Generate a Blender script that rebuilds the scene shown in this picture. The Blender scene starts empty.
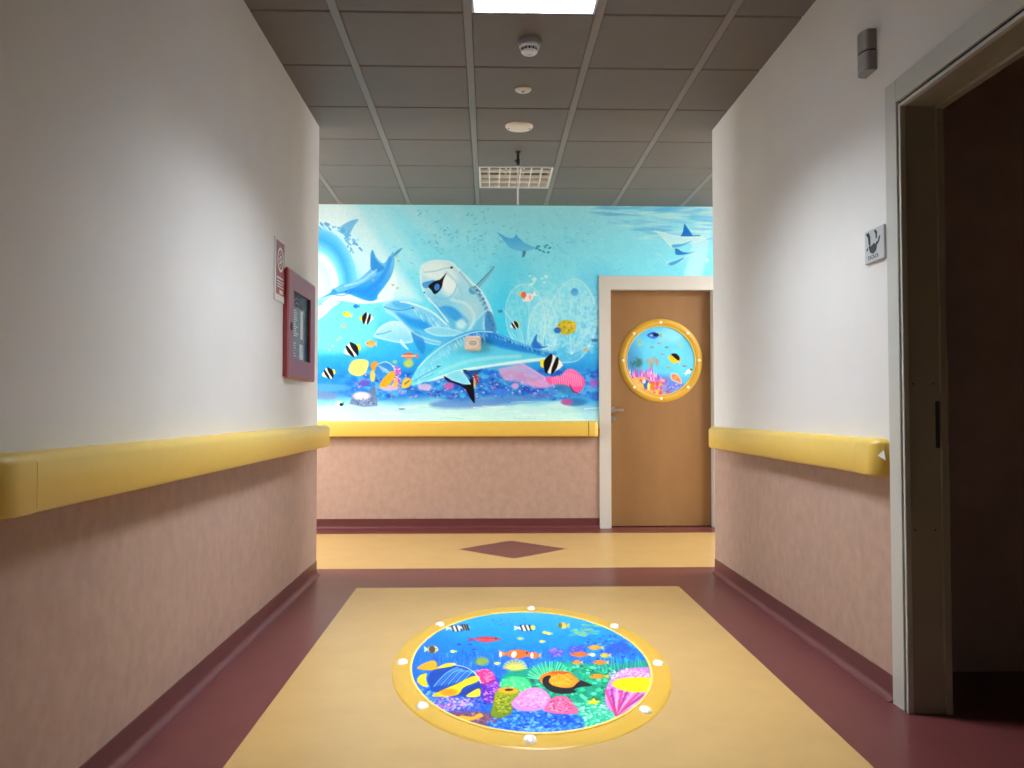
import bpy, bmesh, math, random
import numpy as np
from mathutils import Vector

# ------------------------------------------------------------------ camera
scn = bpy.context.scene
col = scn.collection
PI = math.pi
R = math.radians

cam_d = bpy.data.cameras.new('camera')
cam = bpy.data.objects.new('camera', cam_d)
col.objects.link(cam)
cam_d.sensor_fit = 'HORIZONTAL'
cam_d.sensor_width = 36.0
cam_d.lens = 36.0 * 840.0 / 1024.0
cam_d.clip_start = 0.05
cam_d.clip_end = 60
cam.location = (0, 0, 1.03)
cam.rotation_euler = (R(90 + 1.773), 0, R(-1.568))
scn.camera = cam

# ------------------------------------------------------------------ world, exposure, lights
w = bpy.data.worlds.new('world')
scn.world = w
w.use_nodes = True
w.node_tree.nodes['Background'].inputs[0].default_value = (0.75, 0.85, 1.0, 1)
w.node_tree.nodes['Background'].inputs[1].default_value = 0.6
scn.view_settings.view_transform = 'Standard'
scn.view_settings.look = 'None'
scn.view_settings.gamma = 1.0
scn.view_settings.use_curve_mapping = False
scn.view_settings.exposure = 0.0

def area(name, loc, rot, sx, sy, power, color=(1, 1, 1), spread=180):
    d = bpy.data.lights.new(name, 'AREA')
    d.shape = 'RECTANGLE'
    d.size = sx
    d.size_y = sy
    d.energy = power
    d.color = color
    d.spread = R(spread)
    o = bpy.data.objects.new(name, d)
    o.location = loc
    o.rotation_euler = rot
    col.objects.link(o)
    return o

# unseen lights added at each end of the cross corridor to brighten the mural
area('added_fill_left', (-4.55, 5.80, 1.65), (0, R(-64), 0), 1.5, 0.70, 95, (0.95, 0.98, 1.0), 140)
area('added_fill_right', (5.35, 5.80, 1.65), (0, R(64), 0), 1.5, 0.70, 85, (0.96, 0.98, 1.0), 140)
# fluorescent light of the lit luminaire (its louvre is built further down) and of the ones behind
area('luminaire_light', (0.2, 3.46, 2.935), (0, 0, 0), 0.54, 0.54, 185, (0.86, 0.93, 1.0), 136)
area('added_panel_light_left', (-2.9, 5.74, 2.80), (0, 0, 0), 0.56, 0.56, 98, (1.0, 0.985, 0.95))  # both panel lights are unseen, added to brighten the far wall
area('added_panel_light_right', (3.4, 5.74, 2.80), (0, 0, 0), 0.56, 0.56, 92, (1.0, 0.985, 0.95))
area('luminaire_light_behind', (0.2, -2.5, 2.80), (0, 0, 0), 0.54, 0.54, 14, (1.0, 0.94, 0.86), 150)

# ------------------------------------------------------------------ dimensions (metres)
XL, XR = -1.08, 1.435          # corridor walls
YC = 5.32                      # where the corridor opens into the cross corridor
YF = 7.34                      # far wall
ZC = 2.83                      # ceiling
YB = -4.0                      # back wall
X0, X1 = -4.3, 5.1             # ends of the cross corridor
ZS = 0.87                      # split between pink wainscot and white wall (behind the rail)

# ------------------------------------------------------------------ materials
def srgb(r, g, b):
    def f(c):
        c /= 255.0
        return c / 12.92 if c <= 0.04045 else ((c + 0.055) / 1.055) ** 2.4
    return (f(r), f(g), f(b), 1.0)

def mat(name, c, rough=0.6, metal=0.0, noise=0.0, nscale=8.0, bump=0.0, bscale=60.0, spec=0.5, stretch=(1, 1, 1), emit=None, es=0):
    m = bpy.data.materials.new(name)
    m.use_nodes = True
    nt = m.node_tree
    b = nt.nodes['Principled BSDF']
    b.inputs['Roughness'].default_value = rough
    b.inputs['Metallic'].default_value = metal
    b.inputs['Specular IOR Level'].default_value = spec
    tc = nt.nodes.new('ShaderNodeTexCoord')
    mp = nt.nodes.new('ShaderNodeMapping')
    mp.inputs['Scale'].default_value = stretch
    nt.links.new(tc.outputs['Object'], mp.inputs[0])
    n = nt.nodes.new('ShaderNodeTexNoise')
    n.inputs['Scale'].default_value = nscale
    n.inputs['Detail'].default_value = 5
    n.inputs['Roughness'].default_value = 0.6
    nt.links.new(mp.outputs[0], n.inputs['Vector'])
    cr = nt.nodes.new('ShaderNodeValToRGB')
    k = noise
    cr.color_ramp.elements[0].position = 0.3
    cr.color_ramp.elements[1].position = 0.7
    cr.color_ramp.elements[0].color = [min(1, v * (1 - k)) for v in c[:3]] + [1]
    cr.color_ramp.elements[1].color = [min(1, v * (1 + k)) for v in c[:3]] + [1]
    nt.links.new(n.outputs['Fac'], cr.inputs[0])
    nt.links.new(cr.outputs[0], b.inputs['Base Color'])
    if bump > 0:
        n2 = nt.nodes.new('ShaderNodeTexNoise')
        n2.inputs['Scale'].default_value = bscale
        n2.inputs['Detail'].default_value = 3
        nt.links.new(mp.outputs[0], n2.inputs['Vector'])
        bp = nt.nodes.new('ShaderNodeBump')
        bp.inputs['Strength'].default_value = bump
        bp.inputs['Distance'].default_value = 0.002
        nt.links.new(n2.outputs['Fac'], bp.inputs['Height'])
        nt.links.new(bp.outputs[0], b.inputs['Normal'])
    if emit:
        b.inputs['Emission Color'].default_value = emit
        b.inputs['Emission Strength'].default_value = es
    return m

def lin(r, g, b):
    return (r, g, b, 1.0)

M = {}
M['white_wall'] = mat('white_wallpaper', lin(0.74, 0.73, 0.71), 0.75, noise=0.02, nscale=3, bump=0.25, bscale=140, spec=0.25)
M['pink_wall'] = mat('pink_vinyl_wall', lin(0.43, 0.288, 0.225), 0.6, noise=0.09, nscale=20, bump=0.15, bscale=120, stretch=(1, 1, 0.8), spec=0.3)
M['ceiling_tile'] = mat('grey_brown_ceiling_tile', lin(0.165, 0.145, 0.128), 0.55, noise=0.04, nscale=4, bump=0.1, bscale=250, spec=0.3)
M['ceiling_bar'] = mat('pale_ceiling_bar', lin(0.225, 0.20, 0.178), 0.45, spec=0.4)
M['ceiling_gap'] = mat('dark_ceiling_gap', lin(0.03, 0.026, 0.022), 0.9)
M['yellow_floor'] = mat('yellow_linoleum', lin(0.50, 0.312, 0.112), 0.34, noise=0.05, nscale=5, bump=0.05, bscale=60, spec=0.32)
M['maroon_floor'] = mat('maroon_linoleum', lin(0.125, 0.032, 0.030), 0.30, noise=0.10, nscale=9, bump=0.05, bscale=60, spec=0.38)
M['maroon_skirting'] = mat('maroon_skirting', lin(0.115, 0.028, 0.028), 0.38, noise=0.04, nscale=9, spec=0.5)
M['rail'] = mat('yellow_rail_plastic', lin(0.74, 0.50, 0.09), 0.38, noise=0.02, nscale=20, bump=0.05, bscale=300, spec=0.5)
M['dark'] = mat('dark_gap', lin(0.02, 0.018, 0.015), 0.8)
M['door_brown'] = mat('brown_door_laminate', lin(0.27, 0.14, 0.052), 0.5, noise=0.06, nscale=6, stretch=(1, 1, 0.3), spec=0.3)
M['frame'] = mat('grey_beige_door_frame', lin(0.56, 0.54, 0.49), 0.45, noise=0.02, nscale=5)
M['frame2'] = mat('pale_grey_door_casing', lin(0.50, 0.50, 0.46), 0.45, noise=0.02, nscale=5)
M['jamb2'] = mat('grey_jamb_lining', lin(0.30, 0.27, 0.21), 0.5, noise=0.03, nscale=5)
M['metal'] = mat('brushed_metal', lin(0.62, 0.60, 0.56), 0.28, metal=0.9)
M['chrome_dark'] = mat('dull_metal', lin(0.30, 0.29, 0.27), 0.4, metal=0.7)
M['red'] = mat('red_cabinet_paint', lin(0.27, 0.035, 0.04), 0.38, noise=0.02)
M['red_sign'] = mat('red_sign', lin(0.33, 0.02, 0.025), 0.4)
M['sign_white'] = mat('white_print', lin(0.75, 0.74, 0.72), 0.5)
M['paper'] = mat('grey_instruction_sheet', lin(0.22, 0.22, 0.22), 0.6)
M['black'] = mat('black_plastic', lin(0.012, 0.012, 0.012), 0.4)
M['cabin_in'] = mat('dark_cabinet_inside', lin(0.03, 0.015, 0.012), 0.7)
M['beige_plastic'] = mat('beige_plastic', lin(0.62, 0.53, 0.44), 0.4)
M['cream'] = mat('cream_plastic', lin(0.70, 0.66, 0.56), 0.4)
M['white_plastic'] = mat('white_plastic', lin(0.75, 0.75, 0.76), 0.35)
M['grey_plastic'] = mat('grey_plastic', lin(0.26, 0.25, 0.245), 0.4)
M['louver'] = mat('bright_louver', lin(0.80, 0.81, 0.84), 0.15, metal=1.0)
M['louver_dim'] = mat('white_louver', lin(0.88, 0.84, 0.74), 0.4)
M['tube_on'] = mat('lit_fluorescent_tube', lin(0.9, 0.9, 0.9), 0.5, emit=(0.86, 0.92, 1.0, 1), es=6)
M['tube_off'] = mat('unlit_fluorescent_tube', lin(0.85, 0.85, 0.83), 0.3)
M['room_wall'] = mat('dark_room_wall', lin(0.62, 0.50, 0.44), 0.7, noise=0.05)
M['silver'] = mat('brushed_silver_plate', lin(0.52, 0.52, 0.52), 0.4, metal=0.2)
M['print_black'] = mat('dark_print', lin(0.03, 0.03, 0.035), 0.6)
M['ring'] = mat('golden_ring_paint', lin(0.60, 0.35, 0.03), 0.42, noise=0.02, nscale=3)
M['ring_light'] = mat('pale_ring_edge', lin(0.88, 0.62, 0.14), 0.38)
M['stud'] = mat('polished_stud', lin(0.86, 0.82, 0.70), 0.25)

def glass_mat():
    m = bpy.data.materials.new('clear_glass')
    m.use_nodes = True
    nt = m.node_tree
    nt.nodes.remove(nt.nodes['Principled BSDF'])
    out = nt.nodes['Material Output']
    tr = nt.nodes.new('ShaderNodeBsdfTransparent')
    gl = nt.nodes.new('ShaderNodeBsdfGlossy')
    gl.inputs['Roughness'].default_value = 0.03
    mx = nt.nodes.new('ShaderNodeMixShader')
    mx.inputs[0].default_value = 0.06
    nt.links.new(tr.outputs[0], mx.inputs[1])
    nt.links.new(gl.outputs[0], mx.inputs[2])
    nt.links.new(mx.outputs[0], out.inputs[0])
    return m
M['glass'] = glass_mat()

def print_mat(name, rough=0.5, spec=0.3, gain=1.0):
    """A printed picture: the ink colours are stored per vertex of the sheet."""
    m = bpy.data.materials.new(name)
    m.use_nodes = True
    nt = m.node_tree
    b = nt.nodes['Principled BSDF']
    b.inputs['Roughness'].default_value = rough
    b.inputs['Specular IOR Level'].default_value = spec
    a = nt.nodes.new('ShaderNodeVertexColor')
    a.layer_name = 'ink'
    mx = nt.nodes.new('ShaderNodeVectorMath')
    mx.operation = 'SCALE'
    mx.inputs['Scale'].default_value = gain
    nt.links.new(a.outputs['Color'], mx.inputs[0])
    nt.links.new(mx.outputs[0], b.inputs['Base Color'])
    return m

# ------------------------------------------------------------------ mesh helpers
def link(name, me, m, parent=None):
    o = bpy.data.objects.new(name, me)
    for k in (m if isinstance(m, (list, tuple)) else [m]):
        me.materials.append(k)
    col.objects.link(o)
    if parent:
        o.parent = parent
    return o

def obj(name, bm, m, parent=None, smooth=False, bevel=0.0, seg=2):
    if bevel > 0:
        bmesh.ops.bevel(bm, geom=list(bm.edges), offset=bevel, segments=seg, affect='EDGES', profile=0.5)
    bmesh.ops.recalc_face_normals(bm, faces=bm.faces[:])
    me = bpy.data.meshes.new(name)
    bm.to_mesh(me)
    bm.free()
    if smooth:
        me.polygons.foreach_set('use_smooth', [True] * len(me.polygons))
        try:
            me.set_sharp_from_angle(angle=R(40))
        except Exception:
            pass
    return link(name, me, m, parent)

def box(bm, x0, x1, y0, y1, z0, z1, mi=0):
    v = [bm.verts.new(p) for p in ((x0, y0, z0), (x1, y0, z0), (x1, y1, z0), (x0, y1, z0),
                                   (x0, y0, z1), (x1, y0, z1), (x1, y1, z1), (x0, y1, z1))]
    for f in ((0, 3, 2, 1), (4, 5, 6, 7), (0, 1, 5, 4), (1, 2, 6, 5), (2, 3, 7, 6), (3, 0, 4, 7)):
        bm.faces.new([v[i] for i in f]).material_index = mi

def bx(*a, **k):
    bm = bmesh.new()
    box(bm, *a, **k)
    return bm

def cyl(bm, p, r0, r1, h, axis='z', seg=32, mi=0):
    """frustum from p along +axis"""
    ring0, ring1 = [], []
    def pt(a, r, t):
        c, s = math.cos(a) * r, math.sin(a) * r
        if axis == 'z':
            return (p[0] + c, p[1] + s, p[2] + t)
        if axis == 'y':
            return (p[0] + c, p[1] + t, p[2] + s)
        return (p[0] + t, p[1] + c, p[2] + s)
    for i in range(seg):
        a = 2 * PI * i / seg
        ring0.append(bm.verts.new(pt(a, r0, 0)))
        ring1.append(bm.verts.new(pt(a, r1, h)))
    for i in range(seg):
        j = (i + 1) % seg
        bm.faces.new((ring0[i], ring0[j], ring1[j], ring1[i])).material_index = mi
    bm.faces.new(ring0[::-1]).material_index = mi
    bm.faces.new(ring1).material_index = mi

def prism(bm, prof, a0, a1, axis='y'):
    """extrude a closed 2-D profile; axis y: profile in (x,z); axis x: profile in (y,z)"""
    def P(q, t):
        return (q[0], t, q[1]) if axis == 'y' else ((t, q[0], q[1]) if axis == 'x' else (q[0], q[1], t))
    A = [bm.verts.new(P(q, a0)) for q in prof]
    B = [bm.verts.new(P(q, a1)) for q in prof]
    n = len(prof)
    for i in range(n):
        j = (i + 1) % n
        bm.faces.new((A[i], A[j], B[j], B[i]))
    bm.faces.new(A[::-1])
    bm.faces.new(B)

def lathe(bm, c, prof, axis='z', seg=40, sx=1.0, sy=1.0):
    """prof: list of (radius, height) rings, closed at zero radius ends"""
    rings = []
    for r, h in prof:
        if r < 1e-6:
            q = {'z': (c[0], c[1], c[2] + h), 'y': (c[0], c[1] + h, c[2]), 'x': (c[0] + h, c[1], c[2])}[axis]
            rings.append([bm.verts.new(q)])
        else:
            rg = []
            for i in range(seg):
                a = 2 * PI * i / seg
                u, v = math.cos(a) * r * sx, math.sin(a) * r * sy
                q = {'z': (c[0] + u, c[1] + v, c[2] + h), 'y': (c[0] + u, c[1] + h, c[2] + v), 'x': (c[0] + h, c[1] + u, c[2] + v)}[axis]
                rg.append(bm.verts.new(q))
            rings.append(rg)
    for A, B in zip(rings, rings[1:]):
        if len(A) == 1 and len(B) == 1:
            continue
        for i in range(seg):
            j = (i + 1) % seg
            if len(A) == 1:
                bm.faces.new((A[0], B[j], B[i]))
            elif len(B) == 1:
                bm.faces.new((A[i], A[j], B[0]))
            else:
                bm.faces.new((A[i], A[j], B[j], B[i]))

def struct(o):
    o['kind'] = 'structure'
    return o

def tag(o, label, cat, group=None):
    o['label'] = label
    o['category'] = cat
    if group:
        o['group'] = group
    return o

def thing(name, label, cat, loc=(0, 0, 0), group=None):
    o = bpy.data.objects.new(name, None)
    o.empty_display_size = 0.1
    o.location = loc
    col.objects.link(o)
    return tag(o, label, cat, group)

def put(parent, o):
    """parent o (built in world coordinates) under an Empty that stands at its own place"""
    o.parent = parent
    me = o.data
    me.transform(__import__('mathutils').Matrix.Translation(-parent.location))
    return o

# ------------------------------------------------------------------ SETTING: floor
fl = bmesh.new()
T = 0.1
def fpatch(x0, x1, y0, y1, mi):
    box(fl, x0, x1, y0, y1, -T, 0, mi)
PX0, PX1 = -0.765, 1.11
fpatch(XL - .15, PX0, YB, 4.92, 1)
fpatch(PX1, XR + .125, YB, 4.92, 1)
fpatch(PX0, PX1, -1.2, 4.92, 0)
fpatch(PX0, PX1, YB, -1.2, 1)
fpatch(XL - .15, XR + .125, 4.92, YC, 1)
fpatch(X0, X1, YC, 5.51, 1)
# yellow band of the cross corridor with the maroon diamond let into it
DX, DY, DR = 0.175, 6.26, 0.405
ya, yb = 5.51, 7.05
L_, R_, U_, D_ = (DX - DR, DY), (DX + DR, DY), (DX, DY + DR), (DX, DY - DR)
def flat(pts, mi):
    t = [fl.verts.new((x, y, 0)) for x, y in pts]
    b = [fl.verts.new((x, y, -T)) for x, y in pts]
    n = len(pts)
    fl.faces.new(t).material_index = mi
    fl.faces.new(b[::-1]).material_index = mi
    for i in range(n):
        j = (i + 1) % n
        fl.faces.new((b[i], b[j], t[j], t[i])).material_index = mi
flat([D_, R_, U_, L_], 1)
flat([(X0, ya), (DX, ya), D_, L_, (X0, DY)], 0)
flat([(X0, DY), L_, U_, (DX, yb), (X0, yb)], 0)
flat([(DX, ya), (X1, ya), (X1, DY), R_, D_], 0)
flat([R_, (X1, DY), (X1, yb), (DX, yb), U_], 0)
fpatch(X0, X1, 7.05, YF, 1)
fpatch(0.9, 2.1, YF, YF + .3, 1)
fpatch(XR + .125, 4.2, 0.2, 3.45, 1)
struct(obj('floor', fl, [M['yellow_floor'], M['maroon_floor']]))

# ------------------------------------------------------------------ SETTING: ceiling of 0.6 m tiles on pale runners
cl = bmesh.new()
box(cl, X0, X1, YB, YF + .3, ZC + .14, ZC + .24, 2)
XB = [round(0.50 + .6 * k, 3) for k in range(-8, 9)]
YB_ = [round(3.76 + .6 * k, 3) for k in range(-13, 7)]
lum_tiles = {(-0.10, 3.16), (-0.10, 6.16)}
def tile(x0, x1, y0, y1):
    g = .0045
    x0 += .0175; x1 -= .0175; y0 += g; y1 -= g
    b = .006
    v = [cl.verts.new(p) for p in ((x0, y0, ZC + .006), (x1, y0, ZC + .006), (x1, y1, ZC + .006), (x0, y1, ZC + .006),
                                   (x0 + b, y0 + b, ZC), (x1 - b, y0 + b, ZC), (x1 - b, y1 - b, ZC), (x0 + b, y1 - b, ZC),
                                   (x0, y0, ZC + .02), (x1, y0, ZC + .02), (x1, y1, ZC + .02), (x0, y1, ZC + .02))]
    for f in ((4, 5, 6, 7), (0, 1, 5, 4), (1, 2, 6, 5), (2, 3, 7, 6), (3, 0, 4, 7),
              (8, 9, 1, 0), (9, 10, 2, 1), (10, 11, 3, 2), (11, 8, 0, 3), (11, 10, 9, 8)):
        cl.faces.new([v[i] for i in f])
for xa in XB[:-1]:
    for y0 in YB_[:-1]:
        near = y0 + .6 <= YC - .1
        if xa + .6 < X0 or xa > X1 or y0 < YB - .6 or y0 > YF:
            continue
        if y0 + .6 < YC and (xa + .6 < XL or xa > XR):
            continue
        if any(abs(xa - a) < .01 and abs(y0 - b) < .01 for a, b in lum_tiles):
            continue
        tile(xa, xa + .6, y0, y0 + .6)
struct(obj('ceiling', cl, [M['ceiling_tile'], M['ceiling_tile'], M['ceiling_gap']]))
ceil_o = bpy.data.objects['ceiling']
for k, xa in enumerate(XB):
    if not (X0 < xa < X1):
        continue
    y0 = YB if XL < xa < XR else YC
    r = obj('ceiling_runner', bx(xa - .0185, xa + .0185, y0, YF, ZC - .001, ZC + .03), M['ceiling_bar'], ceil_o)

# ------------------------------------------------------------------ SETTING: walls
def wall(name, boxes, pts=None):
    bm = bmesh.new()
    for (x0, x1, y0, y1, z0, z1) in boxes:
        if z0 < ZS < z1:
            box(bm, x0, x1, y0, y1, z0, ZS, 1)
            box(bm, x0, x1, y0, y1, ZS, z1, 0)
        else:
            box(bm, x0, x1, y0, y1, z0, z1, 0 if z0 >= ZS else 1)
    return struct(obj(name, bm, [M['white_wall'], M['pink_wall']]))
ZT = ZC + .14
wall('wall_left', [(XL - .15, XL, YB, YC, 0, ZT), (X0, XL - .15, YC - .15, YC, 0, ZT)])
DY0, DY1, DZ = 1.90, 2.85, 2.09         # near doorway in the right wall
wr = wall('wall_right', [(XR, XR + .125, DY1, YC, 0, ZT), (XR, XR + .125, YB, DY0, 0, ZT),
                    (XR, XR + .125, DY0, DY1, DZ, ZT), (XR + .125, X1, YC - .15, YC, 0, ZT)])
FX0, FX1, FZ = 1.055, 1.985, 2.10          # far door opening
wall('wall_far', [(X0, FX0, YF, YF + .14, 0, ZT), (FX1, X1, YF, YF + .14, 0, ZT), (FX0, FX1, YF, YF + .14, FZ, ZT)])
wall('wall_back', [(XL - .15, XR + .125, YB - .1, YB, 0, ZT)])
# ends of the cross corridor, each with an added unseen window
def end_wall(name, x0, x1):
    wall(name, [(x0, x1, YC, 5.4, 0, ZT), (x0, x1, 6.25, YF, 0, ZT), (x0, x1, 5.4, 6.25, 0, .86),
                (x0, x1, 5.4, 6.25, 2.4, ZT)])
end_wall('wall_cross_left', X0 - .12, X0)
end_wall('wall_cross_right', X1, X1 + .12)
def window(name, x):  # unseen window, added as an opening for the end lights
    bm = bmesh.new()
    for a in ((5.4, 5.45, .86, 2.4), (6.20, 6.25, .86, 2.4), (5.45, 6.20, .86, .91), (5.45, 6.20, 2.35, 2.4)):
        box(bm, x - .03, x + .03, *a)
    f = struct(obj(name, bm, M['frame']))
    obj('added_window_pane', bx(x - .004, x + .004, 5.45, 6.20, .91, 2.35), M['glass'], f)
window('window_added_1', X0 - .06)
window('window_added_2', X1 + .06)

# room beyond the near doorway, unlit
bm = bmesh.new()
box(bm, XR + .125, 4.1, 3.29, 3.39, 0, ZT)
box(bm, 4.1, 4.2, .3, 3.39, 0, ZT)
box(bm, XR + .125, 4.2, .2, .3, 0, ZT)
box(bm, XR + .125, 4.2, .2, 3.39, 2.7, 2.8)
struct(obj('wall_dark_room', bm, M['room_wall']))

# ------------------------------------------------------------------ baseboards with a cove onto the floor
def cove(s=1, h=.088, r=.025, t=.004):
    """profile (distance from wall, z)"""
    P = [(0, 0), (0, h), (t, h)]
    for i in range(7):
        a = PI / 2 * i / 6
        P.append((t + r - r * math.cos(a), r + .0015 - r * math.sin(a)))
    P.append((t + r, 0))
    return P
def base_y(name, x, s, y0, y1):
    bm = bmesh.new()
    prism(bm, [(x + s * d, z) for d, z in cove()], y0, y1, 'y')
    return struct(obj(name, bm, M['maroon_skirting'], smooth=True))
def base_x(name, y, s, x0, x1):
    bm = bmesh.new()
    prism(bm, [(y + s * d, z) for d, z in cove()], x0, x1, 'x')
    return struct(obj(name, bm, M['maroon_skirting'], smooth=True))
base_y('baseboard_left', XL, 1, YB, YC)
base_y('baseboard_right', XR, -1, DY1 + .105, YC)
base_y('baseboard_right_near', XR, -1, YB, DY0 - .105)
base_x('baseboard_far', YF, -1, X0, FX0 - .09)
base_x('baseboard_far_right', YF, -1, FX1 + .09, X1)
base_x('baseboard_cross_left', YC, 1, X0, XL)
base_x('baseboard_cross_right', YC, 1, XR, X1)

# ------------------------------------------------------------------ far door (door_1)
bm = bmesh.new()
fw = .088
# casing and lining round the opening, one solid frame
for (x0, x1, z0, z1) in ((FX0 - fw, FX0, 0, FZ + .11), (FX1, FX1 + fw, 0, FZ + .11), (FX0, FX1, FZ, FZ + .11)):
    box(bm, x0, x1, YF - .018, YF, z0, z1)
box(bm, FX0, FX0 + .012, YF - .018, YF + .14, 0, FZ)
box(bm, FX1 - .012, FX1, YF - .018, YF + .14, 0, FZ)
box(bm, FX0 + .012, FX1 - .012, YF - .018, YF + .14, FZ - .012, FZ)
fd = struct(obj('door_1', bm, M['frame']))
obj('door_leaf', bx(FX0 + .014, FX1 - .014, YF + .085, YF + .125, .006, FZ - .014), M['door_brown'], fd, bevel=.002, seg=1)
YL = YF + .085
hm = bmesh.new()
hx = FX0 + .045
lathe(hm, (hx, YL, 1.030), [(0, -.012), (.024, -.012), (.026, -.008), (.026, 0), (0, 0)], axis='y', seg=28)
cyl(hm, (hx, YL - .055, 1.030), .012, .012, .045, axis='y', seg=16)
prof = [(math.cos(a) * .012, math.sin(a) * .0135) for a in [2 * PI * i / 16 for i in range(16)]]
prism(hm, [(YL - .052 + a, 1.030 + b) for a, b in prof], hx - .014, hx + .085, 'x')
hd = obj('door_handle', hm, M['metal'], fd, smooth=True)
hm = bmesh.new()
lathe(hm, (hx, YL, .955), [(0, -.010), (.022, -.010), (.024, -.006), (.024, 0), (0, 0)], axis='y', seg=28)
box(hm, hx - .003, hx + .003, YL - .0135, YL - .009, .943, .962)
obj('lock_rose', hm, M['chrome_dark'], fd, smooth=True)
obj('wall_behind_door', bx(FX0 - .1, FX1 + .1, YF + .28, YF + .3, 0, 2.3), M['room_wall'])
struct(bpy.data.objects['wall_behind_door'])
bpy.data.objects['wall_behind_door'].name = 'wall_far_room'

# ------------------------------------------------------------------ near doorway (door_2): casing, gasket, lining, strike plate
bm = bmesh.new()
cw = .082
for (y0, y1, z0, z1) in ((DY1 + .014, DY1 + .014 + cw, 0, DZ + .014 + cw), (DY0 - .014 - cw, DY0 - .014, 0, DZ + .014 + cw),
                         (DY0 - .014, DY1 + .014, DZ + .014, DZ + .014 + cw)):
    box(bm, XR - .016, XR, y0, y1, z0, z1)
d2 = struct(obj('door_2', bm, M['frame2'], bevel=.002, seg=1))
bm = bmesh.new()
for (y0, y1, z0, z1) in ((DY1 + .003, DY1 + .014, 0, DZ + .014), (DY0 - .014, DY0 - .003, 0, DZ + .014), (DY0 - .003, DY1 + .003, DZ + .003, DZ + .014)):
    box(bm, XR - .006, XR + .01, y0, y1, z0, z1)
obj('door_gasket', bm, M['dark'], d2)
bm = bmesh.new()
for (y0, y1, z0, z1) in ((DY1 - .009, DY1 + .003, 0, DZ + .003), (DY0 - .003, DY0 + .009, 0, DZ + .003), (DY0 + .009, DY1 - .009, DZ - .009, DZ + .003)):
    box(bm, XR - .014, XR + .006, y0, y1, z0, z1)
obj('frame_edge', bm, M['frame2'], d2, bevel=.002, seg=1)
bm = bmesh.new()
for (y0, y1, z0, z1) in ((DY1 - .006, DY1 + .0, 0, DZ), (DY0, DY0 + .006, 0, DZ), (DY0 + .006, DY1 - .006, DZ - .006, DZ)):
    box(bm, XR + .006, XR + .13, y0, y1, z0, z1)
# door stop bead at the room side
for (y0, y1, z0, z1) in ((DY1 - .018, DY1 - .006, 0, DZ - .006), (DY0 + .006, DY0 + .018, 0, DZ - .006), (DY0 + .018, DY1 - .018, DZ - .018, DZ - .006)):
    box(bm, XR + .112, XR + .135, y0, y1, z0, z1)
obj('door_lining', bm, M['jamb2'], d2)
bm = bmesh.new()
box(bm, XR + .096, XR + .110, DY1 - .0085, DY1 - .006, .90, 1.06)
obj('strike_plate', bm, M['print_black'], d2)
bm = bmesh.new()
for z in (.62, 1.12):
    for xx in (.02, .09):
        cyl(bm, (XR + xx, DY1 - .0075, z), .003, .003, .002, axis='y', seg=10)
obj('frame_screws', bm, M['dark'], d2)

# ------------------------------------------------------------------ handrails (bumper rails)
def rail_profile(p, z0=.800, z1=.934):
    """(distance from wall, z) of the rail, chamfered at the top and rounded below"""
    return [(0, z0 + .012), (p - .014, z0), (p - .004, z0 + .004), (p, z0 + .014), (p, z1 - .022), (p - .003, z1 - .015), (p - .016, z1 - .003), (p - .022, z1), (0, z1)]
def cap_mesh(pt, p, length, r, z0=.799, z1=.936):
    """cap: straight then turning into the wall. pt(d, t, z) -> xyz; t runs along the wall away from the rail"""
    bm = bmesh.new()
    out = [(p, 0)]
    n = 12
    for i in range(n + 1):
        a = PI / 2 * i / n
        out.append((p - r + r * math.cos(a), length - r + r * math.sin(a)))
    out.append((0, length))
    prev = None
    zs = [(z0, .012), (z0 + .004, .003), (z0 + .014, 0), (z1 - .022, 0), (z1 - .013, .003), (z1 - .003, .014), (z1, .024)]
    grid = []
    for z, ins in zs:
        row = []
        for d, t in out:
            k = max(0.0, (p - ins) / p)
            dd = d * k
            tt = t - ins * (0 if t < 1e-6 else min(1, t / length))
            row.append(bm.verts.new(pt(dd, tt, z)))
        row.append(bm.verts.new(pt(0, 0, z)))
        grid.append(row)
    for A, B in zip(grid, grid[1:]):
        m = len(A)
        for i in range(m):
            j = (i + 1) % m
            bm.faces.new((A[i], A[j], B[j], B[i]))
    bm.faces.new(grid[0][::-1])
    bm.faces.new(grid[-1])
    bmesh.ops.remove_doubles(bm, verts=bm.verts[:], dist=1e-5)
    return bm

def rail_y(label, x, s, p, ya, yb, cap_len, cap_r, drop=0.0):
    t = thing('handrail', label, 'handrail', (x, ya, .80), 'yellow bumper handrails')
    bm = bmesh.new()
    prism(bm, [(x + s * d, z) for d, z in rail_profile(p)], ya + .003, yb, 'y')
    put(t, obj('rail_cover', bm, M['rail'], smooth=True))
    bm = bmesh.new()
    prism(bm, [(x + s * d * .93, z + (.867 - z) * .04) for d, z in rail_profile(p)], ya - .004, ya + .004, 'y')
    put(t, obj('joint_gap', bm, M['dark']))
    put(t, obj('end_cap', cap_mesh(lambda d, q, z: (x + s * d, ya - .003 - q, z), p + .002, cap_len, cap_r), M['rail'], smooth=True))
    t.location.z -= drop
    return t
PL, PR = .080, .055
rail_y('long yellow handrail along the left wall, below the red fire hose cabinet', XL, 1, PL, 1.892, YC - .01, .165, .10)
rail_y('short yellow handrail on the right wall, ending at the near door casing', XR, -1, PR, 3.13, YC - .07, .150, .06, .008)
t = thing('handrail', 'yellow handrail on the far wall, running under the sea mural to the door', 'handrail', (.86, YF, .80), 'yellow bumper handrails')
bm = bmesh.new()
prism(bm, [(YF - d, z) for d, z in rail_profile(.07)], -3.9, .862, 'x')
put(t, obj('rail_cover', bm, M['rail'], smooth=True))
bm = bmesh.new()
prism(bm, [(YF - d * .93, z + (.867 - z) * .04) for d, z in rail_profile(.07)], .860, .868, 'x')
put(t, obj('joint_gap', bm, M['dark']))
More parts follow.
